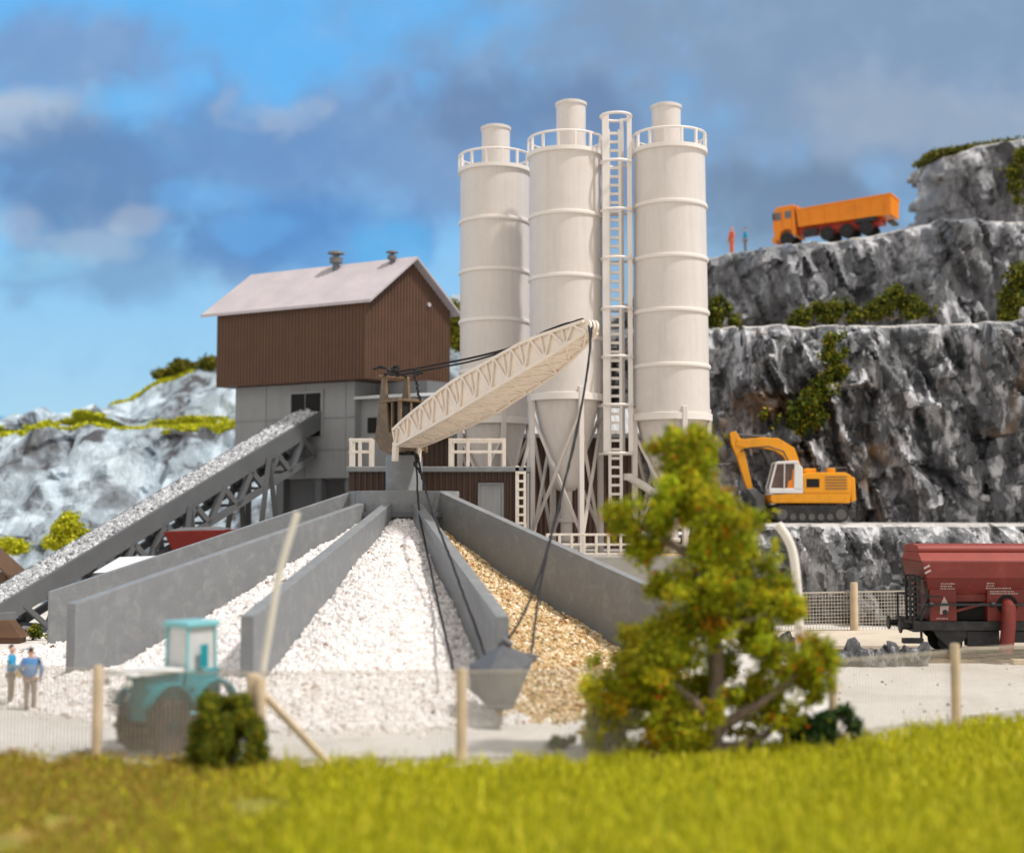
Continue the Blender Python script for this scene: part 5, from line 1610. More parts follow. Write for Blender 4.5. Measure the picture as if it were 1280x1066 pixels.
for x_ in (3.0,):
    b = MB(); b.disc((x_, -1.205, 1.90), 0.40, 0.03, 'Y', 24); b.build('chute_opening_shade', 'void', wg)  # black disc on the plate for the shade in the chute mouth
    b = MB(); b.tube([(x_, -1.15, 1.98), (x_ - 0.02, -1.45, 1.80), (x_ - 0.10, -1.62, 1.2), (x_ - 0.22, -1.74, 0.55), (x_ - 0.32, -1.82, 0.12)], [0.22, 0.27, 0.27, 0.27, 0.25], 12)
    b.build('discharge_chute', 'wagon', wg, smooth=True)
b = MB(); b.prism([(0.42, 1.55), (0.72, 1.55), (0.78, 1.9), (0.6, 2.22), (0.44, 1.9)], -1.235, -1.215, 'Y'); b.build('lever_plate', 'mark', wg)
b = MB(); b.disc((0.62, -1.25, 1.62), 0.10, 0.05, 'Y', 12); b.build('lever_pivot', 'black', wg)
b = MB()
rg = random.Random(9)
def marks(x, z, rows, y0=-1.2, slope=0.0):
    for i, wd in enumerate(rows):
        xx = x
        while xx < x + wd:
            l_ = rg.uniform(0.03, 0.09)
            zz_ = z - i * 0.085
            b.box((xx + l_ / 2, y0 - 0.006 + slope * (zz_ - z), zz_), (l_, 0.010, 0.042)); xx += l_ + 0.03
marks(2.36, 2.42, [0.9, 1.05], -1.205)
marks(0.3, 1.38, [0.35], -1.205)
b.build('small_lettering', 'mark', wg)
b = MB()
for x0_, z0_, rows in ((0.45, 2.72, [0.5, 0.42, 0.5]), (2.2, 2.74, [0.28, 0.3, 0.9])):
    for i, wd in enumerate(rows):
        z_ = z0_ - i * 0.10; y_ = -1.02 - 0.47 * (z_ - 2.28) / 0.64
        xx = x0_
        while xx < x0_ + wd:
            l_ = rg.uniform(0.03, 0.09); b.box((xx + l_ / 2, y_ - 0.008, z_), (l_, 0.012, 0.05)); xx += l_ + 0.03
b.build('small_lettering', 'mark', wg)
b = MB(); b.bar((-0.22, -1.47, 3.30), (0.0, -1.47, 3.42), 0.02, 0.07); b.bar((-0.19, -1.50, 3.12), (0.03, -1.50, 3.24), 0.02, 0.07); b.build('white_dash', 'mark', wg)

# ---- siding
tk_ = thing('railway_track', 'railway siding of rusty rails on brown ballast under the red wagon', 'track', (0, 0, 0))
rx0, rx1 = 10.5, 34
b = MB()
b.prism([(wy - 1.6, 0.0), (wy - 1.5, 0.10), (wy + 1.5, 0.10), (wy + 1.6, 0.0)], rx0, rx1, 'X'); b.build('ballast_bed', 'ballast', tk_)
for y_ in (wy - 0.75, wy + 0.75):
    b = MB(); b.prism([(y_ - 0.09, 0.14), (y_ + 0.09, 0.14), (y_ + 0.04, 0.18), (y_ + 0.05, 0.28), (y_ - 0.05, 0.28), (y_ - 0.04, 0.18)], rx0, rx1, 'X'); b.build('rail', 'steel', tk_)
for x_ in np.arange(rx0 + 0.3, rx1, 0.75):
    b = MB(); b.span((x_, wy - 1.25, 0.06), (x_ + 0.26, wy + 1.25, 0.145)); b.build('sleeper', 'woodd', tk_)
bmx = thing('timber_beam', 'pale timber beam lying beside the rails in front of the red wagon', 'beam', (G(1245, 812).x, wy - 2.0, 0), R(-2))
b = MB(); b.span((-1.3, -0.22, 0.0), (3.4, 0.22, 0.20)); b.build('beam', 'wood', bmx, bevel=0.03)
b = MB(); b.prism([(-0.25, 0.2), (0.22, 0.2), (0.16, 0.75)], -0.1, 0.1, 'Y'); b.build('wedge', 'white', bmx)

# platform slab behind the siding, light plaster road
b = MB(); b.prism([(9.5, 36.9 * K), (40, 36.5 * K), (40, 41.5 * K), (9.8, 41.8 * K)], 0.004, 0.22, 'Z'); tag(b.build('pavement', 'pave', bevel=0.03), kind='structure')

# ================================================================== PEOPLE
def person(name_label, loc, face, coat, trous, h=1.75, armL=None, armR=None, lean=0.0, hair='hair', stance=0.10, group=None):
    """a standing figure: one skinned body, clothes and hair over it; front along local +x"""
    k = h / 1.75
    root = thing('person', name_label, 'person', loc, face, group)
    la = armL or [(0.02, 0.27, 1.14), (0.12, 0.24, 0.90)]
    ra = armR or [(0.02, -0.27, 1.14), (0.12, -0.24, 0.90)]
    v, e, r_ = [], [], []

    def add(p, rad, prev=None):
        v.append(Vector(p) * k); r_.append(rad * k)
        if prev is not None: e.append((prev, len(v) - 1))
        return len(v) - 1
    pel = add((0, 0, 0.95), 0.125)
    sp = add((0.0, 0, 1.18), 0.12, pel); ch = add((0.0, 0, 1.36), 0.135, sp); nk = add((0.0, 0, 1.50), 0.055, ch)
    hb_ = add((0.015, 0, 1.575), 0.07, nk); hm = add((0.015, 0, 1.65), 0.092, hb_); add((0.0, 0, 1.72), 0.066, hm)
    add((0.115, 0, 1.635), 0.017, hm)                                     # nose
    for s_ in (-1, 1): add((0.0, s_ * 0.098, 1.64), 0.018, hm)            # ears
    bodyarms = {}
    for s_, ar in ((1, la), (-1, ra)):
        sh = add((0.0, s_ * 0.185, 1.42), 0.062, ch); el = add(ar[0], 0.043, sh); wr = add(ar[1], 0.030, el)
        bodyarms[s_] = (sh, el, wr)
        d = (Vector(ar[1]) - Vector(ar[0])).normalized()
        side = d.cross(Vector((0, s_, 0.2))).normalized(); oth = d.cross(side).normalized()
        w0 = Vector(ar[1])
        pm = add(w0 + d * 0.07, 0.032, wr)
        for j in range(4):
            base = w0 + d * 0.09 + side * (j - 1.5) * 0.021
            f1 = add(base + d * 0.03, 0.010, pm); ln = (0.030, 0.038, 0.034, 0.024)[j]
            add(base + d * (0.03 + ln) + oth * 0.015 * s_, 0.009, f1)
        t1 = add(w0 + d * 0.045 - side * 0.042, 0.011, wr); add(w0 + d * 0.085 - side * 0.055, 0.009, t1)
    legs = {}
    for s_ in (1, -1):
        hp = add((0, s_ * 0.095, 0.88), 0.088, pel); kn = add((0.02, s_ * stance, 0.49), 0.058, hp); an = add((-0.01, s_ * stance, 0.09), 0.042, kn)
        add((0.13, s_ * (stance + 0.02), 0.035), 0.034, an)
        legs[s_] = (hp, kn, an)
    skinned('body', v, e, r_, 'skin', root)
    # coat
    cv_, ce, cr = [], [], []
    def cadd(p, rad, prev=None):
        cv_.append(Vector(p) * k); cr.append(tuple(x * k for x in rad) if isinstance(rad, tuple) else rad * k)
        if prev is not None: ce.append((prev, len(cv_) - 1))
        return len(cv_) - 1
    a0 = cadd((0, 0, 0.86), (0.165, 0.20)); a1 = cadd((0, 0, 1.15), (0.150, 0.195), a0); a2 = cadd((0, 0, 1.36), (0.155, 0.20), a1); cadd((0, 0, 1.485), 0.078, a2)
    for s_, ar in ((1, la), (-1, ra)):
        sh = cadd((0, s_ * 0.195, 1.425), 0.085, a2); el = cadd(ar[0], 0.066, sh); cadd(Vector(ar[0]).lerp(Vector(ar[1]), 0.97), 0.052, el)
    skinned('jacket', cv_, ce, cr, coat, root)
    tv, te, tr2 = [], [], []
    def tadd(p, rad, prev=None):
        tv.append(Vector(p) * k); tr2.append(rad * k)
        if prev is not None: te.append((prev, len(tv) - 1))
        return len(tv) - 1
    p0 = tadd((0, 0, 0.96), 0.14)
    for s_ in (1, -1):
        hp = tadd((0, s_ * 0.095, 0.86), 0.108, p0); kn = tadd((0.02, s_ * stance, 0.49), 0.082, hp); tadd((-0.005, s_ * stance, 0.08), 0.075, kn)
    skinned('trousers', tv, te, tr2, trous, root)
    for s_ in (1, -1):
        skinned('shoe', [Vector((-0.05, s_ * stance, 0.06)) * k, Vector((0.06, s_ * stance, 0.05)) * k, Vector((0.17, s_ * (stance + 0.02), 0.04)) * k], [(0, 1), (1, 2)], [0.055 * k, 0.055 * k, 0.042 * k], 'woodd', root)
    skinned('hair', [Vector(p) * k for p in ((-0.035, 0, 1.64), (-0.03, 0, 1.71), (0.02, 0, 1.745), (0.055, 0, 1.735))], [(0, 1), (1, 2), (2, 3)], [0.078 * k, 0.088 * k, 0.075 * k, 0.05 * k], hair, root)
    for s_ in (1, -1):
        q = MB(); q.lathe([(0.0, -0.011), (0.009, -0.005), (0.009, 0.005), (0.0, 0.011)], c=(0.098 * k, s_ * 0.035 * k, 1.66 * k), n=10, caps=False); q.build('eye', 'void', root, smooth=True)
    return root


pb = G(37, 887)
person('stout person in blue jacket and grey trousers standing with back turned', pb, R(100), 'blue', 'trouser', 1.78,
       armL=[(0.05, 0.30, 1.16), (0.20, 0.22, 0.98)], armR=[(0.03, -0.31, 1.15), (0.14, -0.26, 0.92)])
pa = G(13, 880)
person('person in a long blue coat in profile, facing the stout figure in blue', pa, R(10), 'blueb', 'trouser', 1.75,
       armL=[(0.02, 0.25, 1.15), (0.20, 0.22, 1.02)], armR=[(0.10, -0.25, 1.17), (0.33, -0.18, 1.13)])
pc_ = (pb + pa) / 2
parcel = thing('parcel', 'small straw coloured parcel held between the two men in blue', 'parcel', (pa.x + 0.36, pa.y - 0.22, 0.82))
b = MB(); b.lathe([(0.05, 0), (0.13, 0.04), (0.15, 0.14), (0.12, 0.25), (0.05, 0.28)], n=14); b.build('wrapped_bundle', 'paper', parcel, smooth=True)
po = P(915, 319, 62.0)
person('person in orange red overalls on the upper quarry ledge left of the truck', (po.x, po.y, po.z + 0.05), R(200), 'hivis', 'hivis', 1.95, hair='hivis')
pq = P(932, 317, 63.0)
person('person in bright blue jacket and dark trousers standing on the upper quarry ledge', (pq.x, pq.y, pq.z + 0.05), R(180), 'blueb', 'greyd', 1.85)

# ================================================================== FENCES
def fence(label, pts, posth, meshh, pitch, wr, postr, post_at, zfun=lambda x: 0.0):
    f = thing('wire_fence', label, 'fence', (0, 0, 0))
    pts = [Vector((p[0], p[1], 0)) for p in pts]
    V_, F_ = [], []
    b = MB()
    for i in range(len(pts) - 1):
        p, q = pts[i], pts[i + 1]
        L = (q - p).length; n = int(L / pitch)
        for k in range(n):
            a = p.lerp(q, k / n)
            b.bar(a + Vector((0, 0, 0.03)), a + Vector((0, 0, meshh)), wr, wr, (0, 1, 0))
        for k in range(int(meshh / pitch) + 1):
            z = 0.04 + k * pitch
            b.bar(p + Vector((0, -wr * 0.7, z)), q + Vector((0, -wr * 0.7, z)), wr, wr)
        b.bar(p + Vector((0, 0, meshh)), q + Vector((0, 0, meshh)), wr * 1.8, wr * 1.8)
    b.build('wire_mesh', 'wire', f, fix=False)
    for (p, h, r_) in post_at:
        b = MB(); b.lathe([(r_, 0), (r_, h - 0.05), (r_ * 0.85, h), (0, h + 0.01)], c=(p[0], p[1] - r_ - 0.03, 0), n=14, caps=False)
        b.build('post', 'wood', f, smooth=True)
    return f


fp = [G(-90, 930), G(123, 948), G(318, 953), G(577, 950), G(800, 947)]
ff_ = fence('wire mesh fence with pale wooden posts across the foreground left of the tree', fp, 2.2, 2.05, 0.105, 0.016, 0.11,
            [(fp[1], 2.18, 0.11), (fp[3], 2.14, 0.13), (G(-90, 930), 2.2, 0.11), (fp[2], 2.05, 0.17), (G(326, 956), 2.0, 0.13)])
b = MB(); b.bar(G(330, 955) + Vector((0, 0, 1.55)), G(418, 962) + Vector((0, 0, 0.0)), 0.13, 0.13); b.build('strut', 'wood', ff_)
fp2 = [G(1040, 926), G(1193, 907), G(1330, 890), G(1500, 868)]
fence('wire mesh fence right of the foreground tree, in front of the red wagon', fp2, 2.2, 2.0, 0.105, 0.0145, 0.10,
      [(fp2[1], 2.22, 0.13), (fp2[0], 2.1, 0.11), (fp2[2], 2.2, 0.13)])
fp3 = [G(930, 797), G(1067, 793), G(1180, 790), G(1330, 787)]
fence('low wire fence with white posts at the foot of the quarry cliff behind the wagon', fp3, 2.2, 2.0, 0.16, 0.022, 0.13,
      [(G(950, 797), 2.45, 0.16), (fp3[1], 2.45, 0.18), (fp3[2], 2.4, 0.16)])


def bent_pole(label, pts, r):
    t = thing('bent_pole', label, 'pole', (0, 0, 0))
    b = MB(); b.tube(rope(pts, 0, 6, 1, 0.0), r, 12); b.build('pole', 'pole', t, smooth=True)
    b = MB(); b.lathe([(r * 1.5, 0), (r * 1.5, 0.12), (r * 1.05, 0.18)], c=(pts[0].x, pts[0].y, pts[0].z), n=16); b.build('foot', 'pole', t, smooth=True)


b0 = G(322, 950)
bent_pole('slim white pole leaning to the right at the foreground fence', [b0, PW(326, 860, b0.y), PW(338, 780, b0.y), PW(351, 710, b0.y), PW(372, 640, b0.y)], 0.085)
b1 = G(1002, 878)
bent_pole('curved white pole bending to the left beside the right edge of the tree', [b1, PW(1000, 800, b1.y), PW(997, 740, b1.y), PW(992, 695, b1.y), PW(984, 672, b1.y), PW(972, 655, b1.y)], 0.14)

# ================================================================== ROCKS AND SMALL SITE THINGS
def rubble(label, px0, px1, py, hpx, Y, seed, name='rubble_heap'):
    rg = random.Random(seed)
    b = MB()
    import bmesh
    n = max(6, int((px1 - px0) / 9))
    for i in range(n):
        f_ = (i + 0.5) / n
        c_ = PW(px0 + (px1 - px0) * f_, py, Y)
        c_.z = 0; c_.y += rg.uniform(-0.3, 0.35)
        hh_ = hpx * Y / FPX * rg.uniform(0.45, 0.75) * (1.1 if i % 2 else 0.8)
        bm = bmesh.new(); bmesh.ops.create_icosphere(bm, subdivisions=2, radius=1)
        sx, sy, sz = rg.uniform(0.28, 0.55), rg.uniform(0.25, 0.4), hh_
        rot = Euler((rg.uniform(-.3, .3), rg.uniform(-.3, .3), rg.uniform(0, 6))).to_matrix()
        vv = []
        for q in bm.verts:
            co = q.co * (1 + rg.uniform(-0.38, 0.25))
            co = rot @ Vector((co.x * sx, co.y * sy, co.z * sz))
            vv.append(co + c_ + Vector((0, 0, hh_ * 0.55)))
        ff = [tuple(w_.index for w_ in fa.verts) for fa in bm.faces]
        b.add(vv, ff); bm.free()
    o = b.build(name, 'rubble')
    return tag(o, label, 'rubble heap')


rubble('low heap of grey crumpled rubble in front of the wagon rails', 1050, 1158, 832, 28, G(1100, 832).y, 3)
rubble('short heap of grey rubble glimpsed right behind the tree crown', 930, 1000, 815, 26, 36.5 * K, 8)

def spill(label, spots, size, pal, wts):
    pos = np.array(spots); n = len(pos)
    v1, f1, c1 = grains(pos, size * RNG.uniform(0.5, 1.2, n), palette(n, pal, wts, RNG), RNG)
    return tag(fast_mesh('gravel', v1, f1, 'grain', c1), label, 'gravel', kind='stuff')


ds = np.abs(RNG.normal(0, 1.0, 1100)); aa_ = np.radians(RNG.uniform(-12, 72, 1100)); rr2 = 16.3 + ds * 0.5
spill('loose white stones scattered in front of the white gravel heaps', np.stack([HUB.x - rr2 * np.sin(aa_), HUB.y - K * rr2 * np.cos(aa_), np.full(1100, 0.03)], 1), 0.08, WHITE[:4], [30, 20, 20, 4])
ds = np.abs(RNG.normal(0, 1.0, 700)); aa_ = np.radians(RNG.uniform(-45, -19, 700)); rr2 = 16.3 + ds * 0.4
spill('loose tan stones scattered in front of the tan gravel heap', np.stack([HUB.x - rr2 * np.sin(aa_), HUB.y - K * rr2 * np.cos(aa_), np.full(700, 0.03)], 1), 0.065, TAN, TW)
n_ = 90
spill('dark crumbs scattered over the pale yard right of the tree', np.stack([RNG.uniform(6, 24, n_), RNG.uniform(36, 50, n_), np.full(n_, 0.015)], 1), 0.05, [(0.10, 0.09, 0.08), (0.25, 0.2, 0.15), (0.5, 0.45, 0.38)], [3, 3, 3])
hut = thing('brown_shelter', 'small dark brown hip roofed shelter on the white ground at the left edge', 'shelter', (G(18, 800).x, 39.0 * K, 0))
b = MB(); b.loft([[(-0.95, -0.5, 0.25), (0.95, -0.5, 0.25), (0.95, 0.5, 0.25), (-0.95, 0.5, 0.25)], [(-0.35, -0.3, 1.0), (0.35, -0.3, 1.0), (0.35, 0.3, 1.0), (-0.35, 0.3, 1.0)]]); b.build('roof', 'woodd', hut, bevel=0.03)
b = MB(); b.span((-0.8, -0.42, 0), (0.8, 0.42, 0.25)); b.build('wall', 'brown', hut)
gh = P(6, 705, 52)
sh2 = thing('gabled_hut', 'dark brown gabled hut peeping in at the left edge above the conveyor foot', 'hut', (gh.x - 0.9, 52 * K, 0))
b = MB(); b.span((-1.4, -1.2, 0), (1.4, 1.2, gh.z - 0.5)); b.build('wall', 'brown', sh2)
b = MB(); b.prism([(-1.75, gh.z - 0.75), (0, gh.z + 0.75), (1.75, gh.z - 0.75), (1.75, gh.z - 0.55), (0, gh.z + 1.0), (-1.75, gh.z - 0.55)], -1.5, 1.5, 'Y'); b.build('roof', 'woodd', sh2, bevel=0.03)
# red mine tub behind the bunker
rt_ = P(250, 690, 46.0)
tub = thing('tipping_tub', 'red open tipping tub on a small trolley below the conveyor', 'mine tub', (rt_.x, 46.0 * K, 0))
b = MB(); zt_ = P(250, 664, 46).z
b.loft([[(-1.0, -0.7, zt_ - 1.5), (1.0, -0.7, zt_ - 1.5), (1.0, 0.7, zt_ - 1.5), (-1.0, 0.7, zt_ - 1.5)], [(-1.65, -1.1, zt_), (1.65, -1.1, zt_ + 0.1), (1.65, 1.1, zt_ + 0.1), (-1.65, 1.1, zt_)]])
b.build('tub', 'red', tub, bevel=0.04)
b = MB(); b.loft([[(-1.5, -0.95, zt_ + 0.02), (1.5, -0.95, zt_ + 0.12), (1.5, 0.95, zt_ + 0.12), (-1.5, 0.95, zt_ + 0.02)], [(-0.9, -0.5, zt_ + 0.2), (0.9, -0.5, zt_ + 0.25), (0.9, 0.5, zt_ + 0.25), (-0.9, 0.5, zt_ + 0.2)]]); b.build('load', 'greyd', tub)
b = MB(); b.span((-1.3, -0.6, 0.6), (1.3, 0.6, zt_ - 1.5)); b.build('trolley_frame', 'black', tub)
for x_ in (-0.8, 0.8):
    for y_ in (-0.7, 0.7): wheel(tub, (x_, y_, 0.4), 0.4, 0.14)
# white roofed cabin, half hidden behind the bunker wall
wc = P(158, 705, 41.5)
cb2 = thing('site_cabin', 'small site cabin with a slanted white roof behind the far left bunker wall', 'cabin', (wc.x, 41.5 * K, 0), R(-12))
zc = wc.z
b = MB(); b.span((-1.0, -0.8, 0), (1.0, 0.9, zc - 0.35)); b.build('wall', 'greyw', cb2)
b = MB(); b.prism([(-1.0, zc - 0.42), (1.1, zc + 0.28), (1.1, zc + 0.36), (-1.0, zc - 0.32)], -1.25, 1.2, 'Y')
b.v = [(p[0], p[1], zc - 0.35 + (p[1] + 1.2) * 0.26 + (p[2] - (zc - 0.42)) * 0.12) for p in b.v]
b.build('roof', 'white', cb2)

# ================================================================== FOLIAGE
def leaves(blobs, n, size, pal, wts, rng, shell=0.55, jitter=0.12, clump=0.0, tints=None):
    """small leaf pieces spread through ellipsoid blobs (centre, radii)"""
    C_ = np.array([b_[0] for b_ in blobs], float); Rr = np.array([b_[1] for b_ in blobs], float)
    wv = np.prod(Rr, 1) ** (2 / 3); wv /= wv.sum()
    idx = rng.choice(len(blobs), n, p=wv)
    d = rng.normal(size=(n, 3)); d /= np.linalg.norm(d, axis=1)[:, None]
    r_ = rng.uniform(shell ** 3, 1.0, n) ** (1 / 3)
    # lumpy outline
    lump = 0.82 + 0.36 * vnoise(d[:, 0] * 2.3 + idx * 5.1 + 40, d[:, 1] * 2.3 + d[:, 2] * 1.9 + 40, 3)
    pos = C_[idx] + d * Rr[idx] * (r_ * lump)[:, None] + rng.normal(size=(n, 3)) * jitter
    # open gaps
    keep = (fbm(pos[:, 0] * 1.6 + 20, pos[:, 2] * 1.6 + pos[:, 1] * 1.1 + 20, 9, 2) > clump)
    pos = pos[keep]; n = len(pos); idx = idx[keep]
    sc = size * rng.uniform(0.5, 1.4, n)
    base = np.array([(-1, -0.6, 0), (1, -0.6, 0.2), (0.9, 0.6, 0), (-0.8, 0.7, 0.25)], float)
    vv = base[None] * sc[:, None, None]
    vv = np.einsum('nij,nkj->nki', rand_rot(n, rng), vv) + pos[:, None, :]
    ff = np.arange(n * 4).reshape(-1, 4)
    lc = palette(n, pal, wts, rng, 0.30)
    if tints is not None: lc = np.clip(lc * np.asarray(tints)[idx], 0, 0.95)
    cc = np.repeat(lc, 4, 0)
    return vv.reshape(-1, 3), ff, cc


GREEN = [(0.27, 0.315, 0.013), (0.43, 0.46, 0.018), (0.66, 0.66, 0.030), (0.095, 0.125, 0.010), (0.78, 0.34, 0.012), (0.72, 0.12, 0.015)]
GW = [30, 32, 22, 15, 2.6, 2.0]


def limb(b, pts, r0, r1, n=9):
    q = rope(pts, 0, 4, 2, 0.03)
    b.tube(q, [r0 + (r1 - r0) * i / (len(q) - 1) for i in range(len(q))], n)


tb = G(893, 944)
TY = tb.y
tree = thing('deciduous_tree', 'bushy bright green tree with orange flecked foliage standing in the foreground', 'tree', tb)
tp = lambda px, py, dy=0.0: PW(px, py, TY + dy) - tb
b = MB()
limb(b, [Vector((0, 0, -0.05)), tp(893, 900), tp(897, 850), tp(893, 790), tp(880, 730), tp(872, 660), tp(860, 590)], 0.22, 0.05, 12)
limb(b, [tp(895, 905), tp(870, 880, -0.2), tp(838, 850, -0.4), tp(800, 830, -0.5)], 0.16, 0.04)
limb(b, [tp(897, 910), tp(930, 890, -0.1), tp(965, 868, -0.3), tp(1000, 835, -0.3)], 0.17, 0.04)
limb(b, [tp(898, 935), tp(935, 928, 0.2), tp(975, 905, 0.5), tp(1010, 870, 0.6)], 0.15, 0.04)
limb(b, [tp(893, 930), tp(865, 925, 0.2), tp(835, 905, 0.4), tp(790, 900, 0.6)], 0.15, 0.04)
limb(b, [tp(876, 700), tp(845, 685, 0.1), tp(815, 665, 0.2), tp(785, 645, 0.1)], 0.13, 0.04)
limb(b, [tp(884, 750), tp(910, 720, 0.2), tp(935, 690, 0.3), tp(950, 660, 0.2)], 0.12, 0.03)
limb(b, [tp(890, 790), tp(850, 770, 0.3), tp(820, 760, 0.6)], 0.12, 0.03)
limb(b, [tp(890, 800), tp(925, 780, -0.3), tp(960, 765, -0.4)], 0.11, 0.03)
b.build('trunk', 'bark', tree, smooth=True)
CL_ = [(853, 572, 42, 38, 0), (835, 560, 26, 26, .2), (882, 580, 24, 36, .1), (862, 615, 44, 36, -.1), (892, 645, 48, 34, -.3), (845, 625, 30, 30, .3), (938, 660, 36, 28, .2),
       (955, 690, 28, 28, .1),
       (795, 640, 40, 26, -.1), (815, 668, 34, 26, .2), (778, 652, 24, 22, 0), (800, 690, 22, 18, .2),
       (905, 690, 46, 34, -.2), (865, 722, 52, 34, -.3), (850, 755, 48, 38, .1), (890, 745, 52, 36, -.3), (925, 735, 36, 30, .3),
       (965, 762, 36, 24, -.1), (940, 775, 34, 24, 0), (985, 758, 22, 17, .1),
       (855, 795, 58, 36, -.2), (815, 815, 50, 38, -.5), (775, 850, 44, 40, -.4), (800, 880, 54, 40, -.3), (760, 890, 36, 36, 0), (835, 860, 44, 34, .3), (845, 905, 42, 30, -.2), (790, 920, 50, 24, .1),
       (900, 830, 30, 24, .4), (940, 805, 26, 18, .5),
       (985, 815, 44, 34, -.3), (1015, 850, 38, 36, -.2), (975, 855, 46, 34, .1), (955, 885, 40, 24, .5), (1000, 890, 42, 26, .1), (1025, 815, 22, 20, 0), (930, 870, 26, 20, .6)]
CL_ += [(870, 865, 40, 30, .5), (905, 880, 26, 26, -.5), (850, 930, 40, 20, -.3), (925, 925, 34, 16, .3), (760, 925, 34, 18, .2), (880, 905, 30, 22, .6), (840, 600, 24, 28, .1), (975, 730, 20, 18, .2)]
sx_ = TY / FPX
blobs, tints = [], []
rgt = random.Random(21)
for px, py, rx, ry, dy in CL_:
    q = rgt.uniform(0.8, 1.15)
    blobs.append((tuple(tp(px, py, dy * 1.6)), (rx * sx_ * 0.70, (rx + ry) / 2 * sx_ * 0.75, ry * sx_ * 0.70))); tints.append((q, q, q))
    for k in range(9):
        a_, e_ = rgt.uniform(0, 2 * math.pi), rgt.uniform(-0.9, 1.0)
        f_ = rgt.uniform(0.55, 0.92); s_ = rgt.uniform(0.18, 0.36)
        cx_, cy_ = px + rx * f_ * math.cos(a_), py + ry * f_ * math.sin(a_)
        blobs.append((tuple(tp(cx_, cy_, dy * 1.6 + e_ * rx * sx_ * 0.8)), (rx * sx_ * s_, rx * sx_ * s_, ry * sx_ * s_)))
        q = rgt.uniform(0.60, 1.45)
        tints.append((q * 1.5, q * 0.8, q) if rgt.random() < 0.04 else (q * rgt.uniform(0.9, 1.2), q, q))
v1, f1, c1 = leaves(blobs, 150000, 0.036, GREEN, GW, RNG, 0.20, 0.075, 0.35, tints)
fast_mesh('crown', v1, f1, 'leaf', c1, tree)


def bush(label, c_, blobs, n, size, pal=GREEN, wts=GW, name='bush', group=None, stems=True, cl=0.3):
    t = thing(name, label, 'bush', c_, group=group)
    v1, f1, c1 = leaves(blobs, n, size, pal, wts, RNG, 0.3, size * 1.2, cl)
    fast_mesh('foliage', v1, f1, 'leaf', c1, t)
    if stems:
        b = MB()
        for k in range(5):
            bl = blobs[k % len(blobs)]
            e = Vector(bl[0]); limb(b, [Vector((0, 0, -0.1)), e * 0.5 + Vector((0.05 * k - 0.1, 0, 0)), e], 0.05, 0.015, 6)
        b.build('stem', 'bark', t, smooth=True)
    return t


DARKG = [(0.055, 0.085, 0.014), (0.11, 0.145, 0.016), (0.22, 0.24, 0.020), (0.34, 0.28, 0.02), (0.5, 0.3, 0.02)]
DW = [32, 34, 16, 9, 3]
bb = G(285, 962)
bpx = lambda px, py, dy=0: PW(px, py, bb.y + dy) - bb
sb_ = bb.y / FPX
bush('round dark green bush in the foreground in front of the loader', bb,
     [(tuple(bpx(px, py, dy)), (r_ * sb_, r_ * sb_, r_ * sb_ * 0.95)) for px, py, r_, dy in ((285, 900, 30, 0), (262, 915, 24, .2), (308, 918, 24, -.1), (285, 935, 34, -.2), (252, 940, 18, .1), (318, 942, 18, .1), (262, 880, 15, .1), (300, 880, 14, 0))],
     24000, 0.034, [(0.08, 0.115, 0.014), (0.15, 0.19, 0.016), (0.30, 0.31, 0.022), (0.42, 0.36, 0.02), (0.55, 0.33, 0.02)], DW, cl=0.27)
b2 = G(1035, 938)
bq2 = lambda px, py, dy=0: PW(px, py, b2.y + dy) - b2
BLUEG = [(0.03, 0.075, 0.025), (0.06, 0.12, 0.03), (0.02, 0.05, 0.02), (0.13, 0.17, 0.03)]
bush('low dark leafy shrub on the grass right of the tree trunk', b2,
     [(tuple(bq2(px, py, dy)), (r_ * sb_, r_ * sb_, r_ * sb_ * 0.7)) for px, py, r_, dy in ((1000, 915, 24, .2), (1035, 905, 26, 0), (1062, 908, 16, .1), (1020, 925, 24, -.1), (1055, 890, 10, 0))],
     5000, 0.055, BLUEG, [30, 30, 20, 12])
b3 = G(712, 935)
bush('tiny dark green weed on the pale ground left of the tree', b3, [((-0.3, 0, 0.12), (0.3, 0.2, 0.10)), ((0.25, 0, 0.16), (0.35, 0.25, 0.12)), ((0.7, 0.1, 0.1), (0.2, 0.2, 0.1))], 700, 0.05, BLUEG, [30, 30, 20, 12], 'weed', stems=False)
b4 = G(45, 815)
bush('small green tuft on the pale ground beside the brown shelter', G(46, 800), [((0, 0, 0.35), (0.35, 0.3, 0.35)), ((0.25, 0, 0.3), (0.25, 0.2, 0.3))], 700, 0.06, DARKG, DW, stems=False)

LEDGE = [(0.095, 0.115, 0.014), (0.16, 0.17, 0.020), (0.26, 0.24, 0.03), (0.05, 0.07, 0.014)]
LWT = [30, 30, 16, 18]


def ledge_bush(label, Y, items, n, group='bushes on the quarry ledges', pal=LEDGE, wts=LWT, size=0.11):
    px, py, r_ = items[0]
    c_ = P(px, py + r_, Y); s_ = Y * K / FPX
    bl = [(tuple(P(x_, y_, Y) - c_), (q * s_, q * s_ * 0.8, q * s_ * 0.85)) for x_, y_, q in items]
    return bush(label, c_, bl, n, size, pal, wts, group=group, cl=0.36)


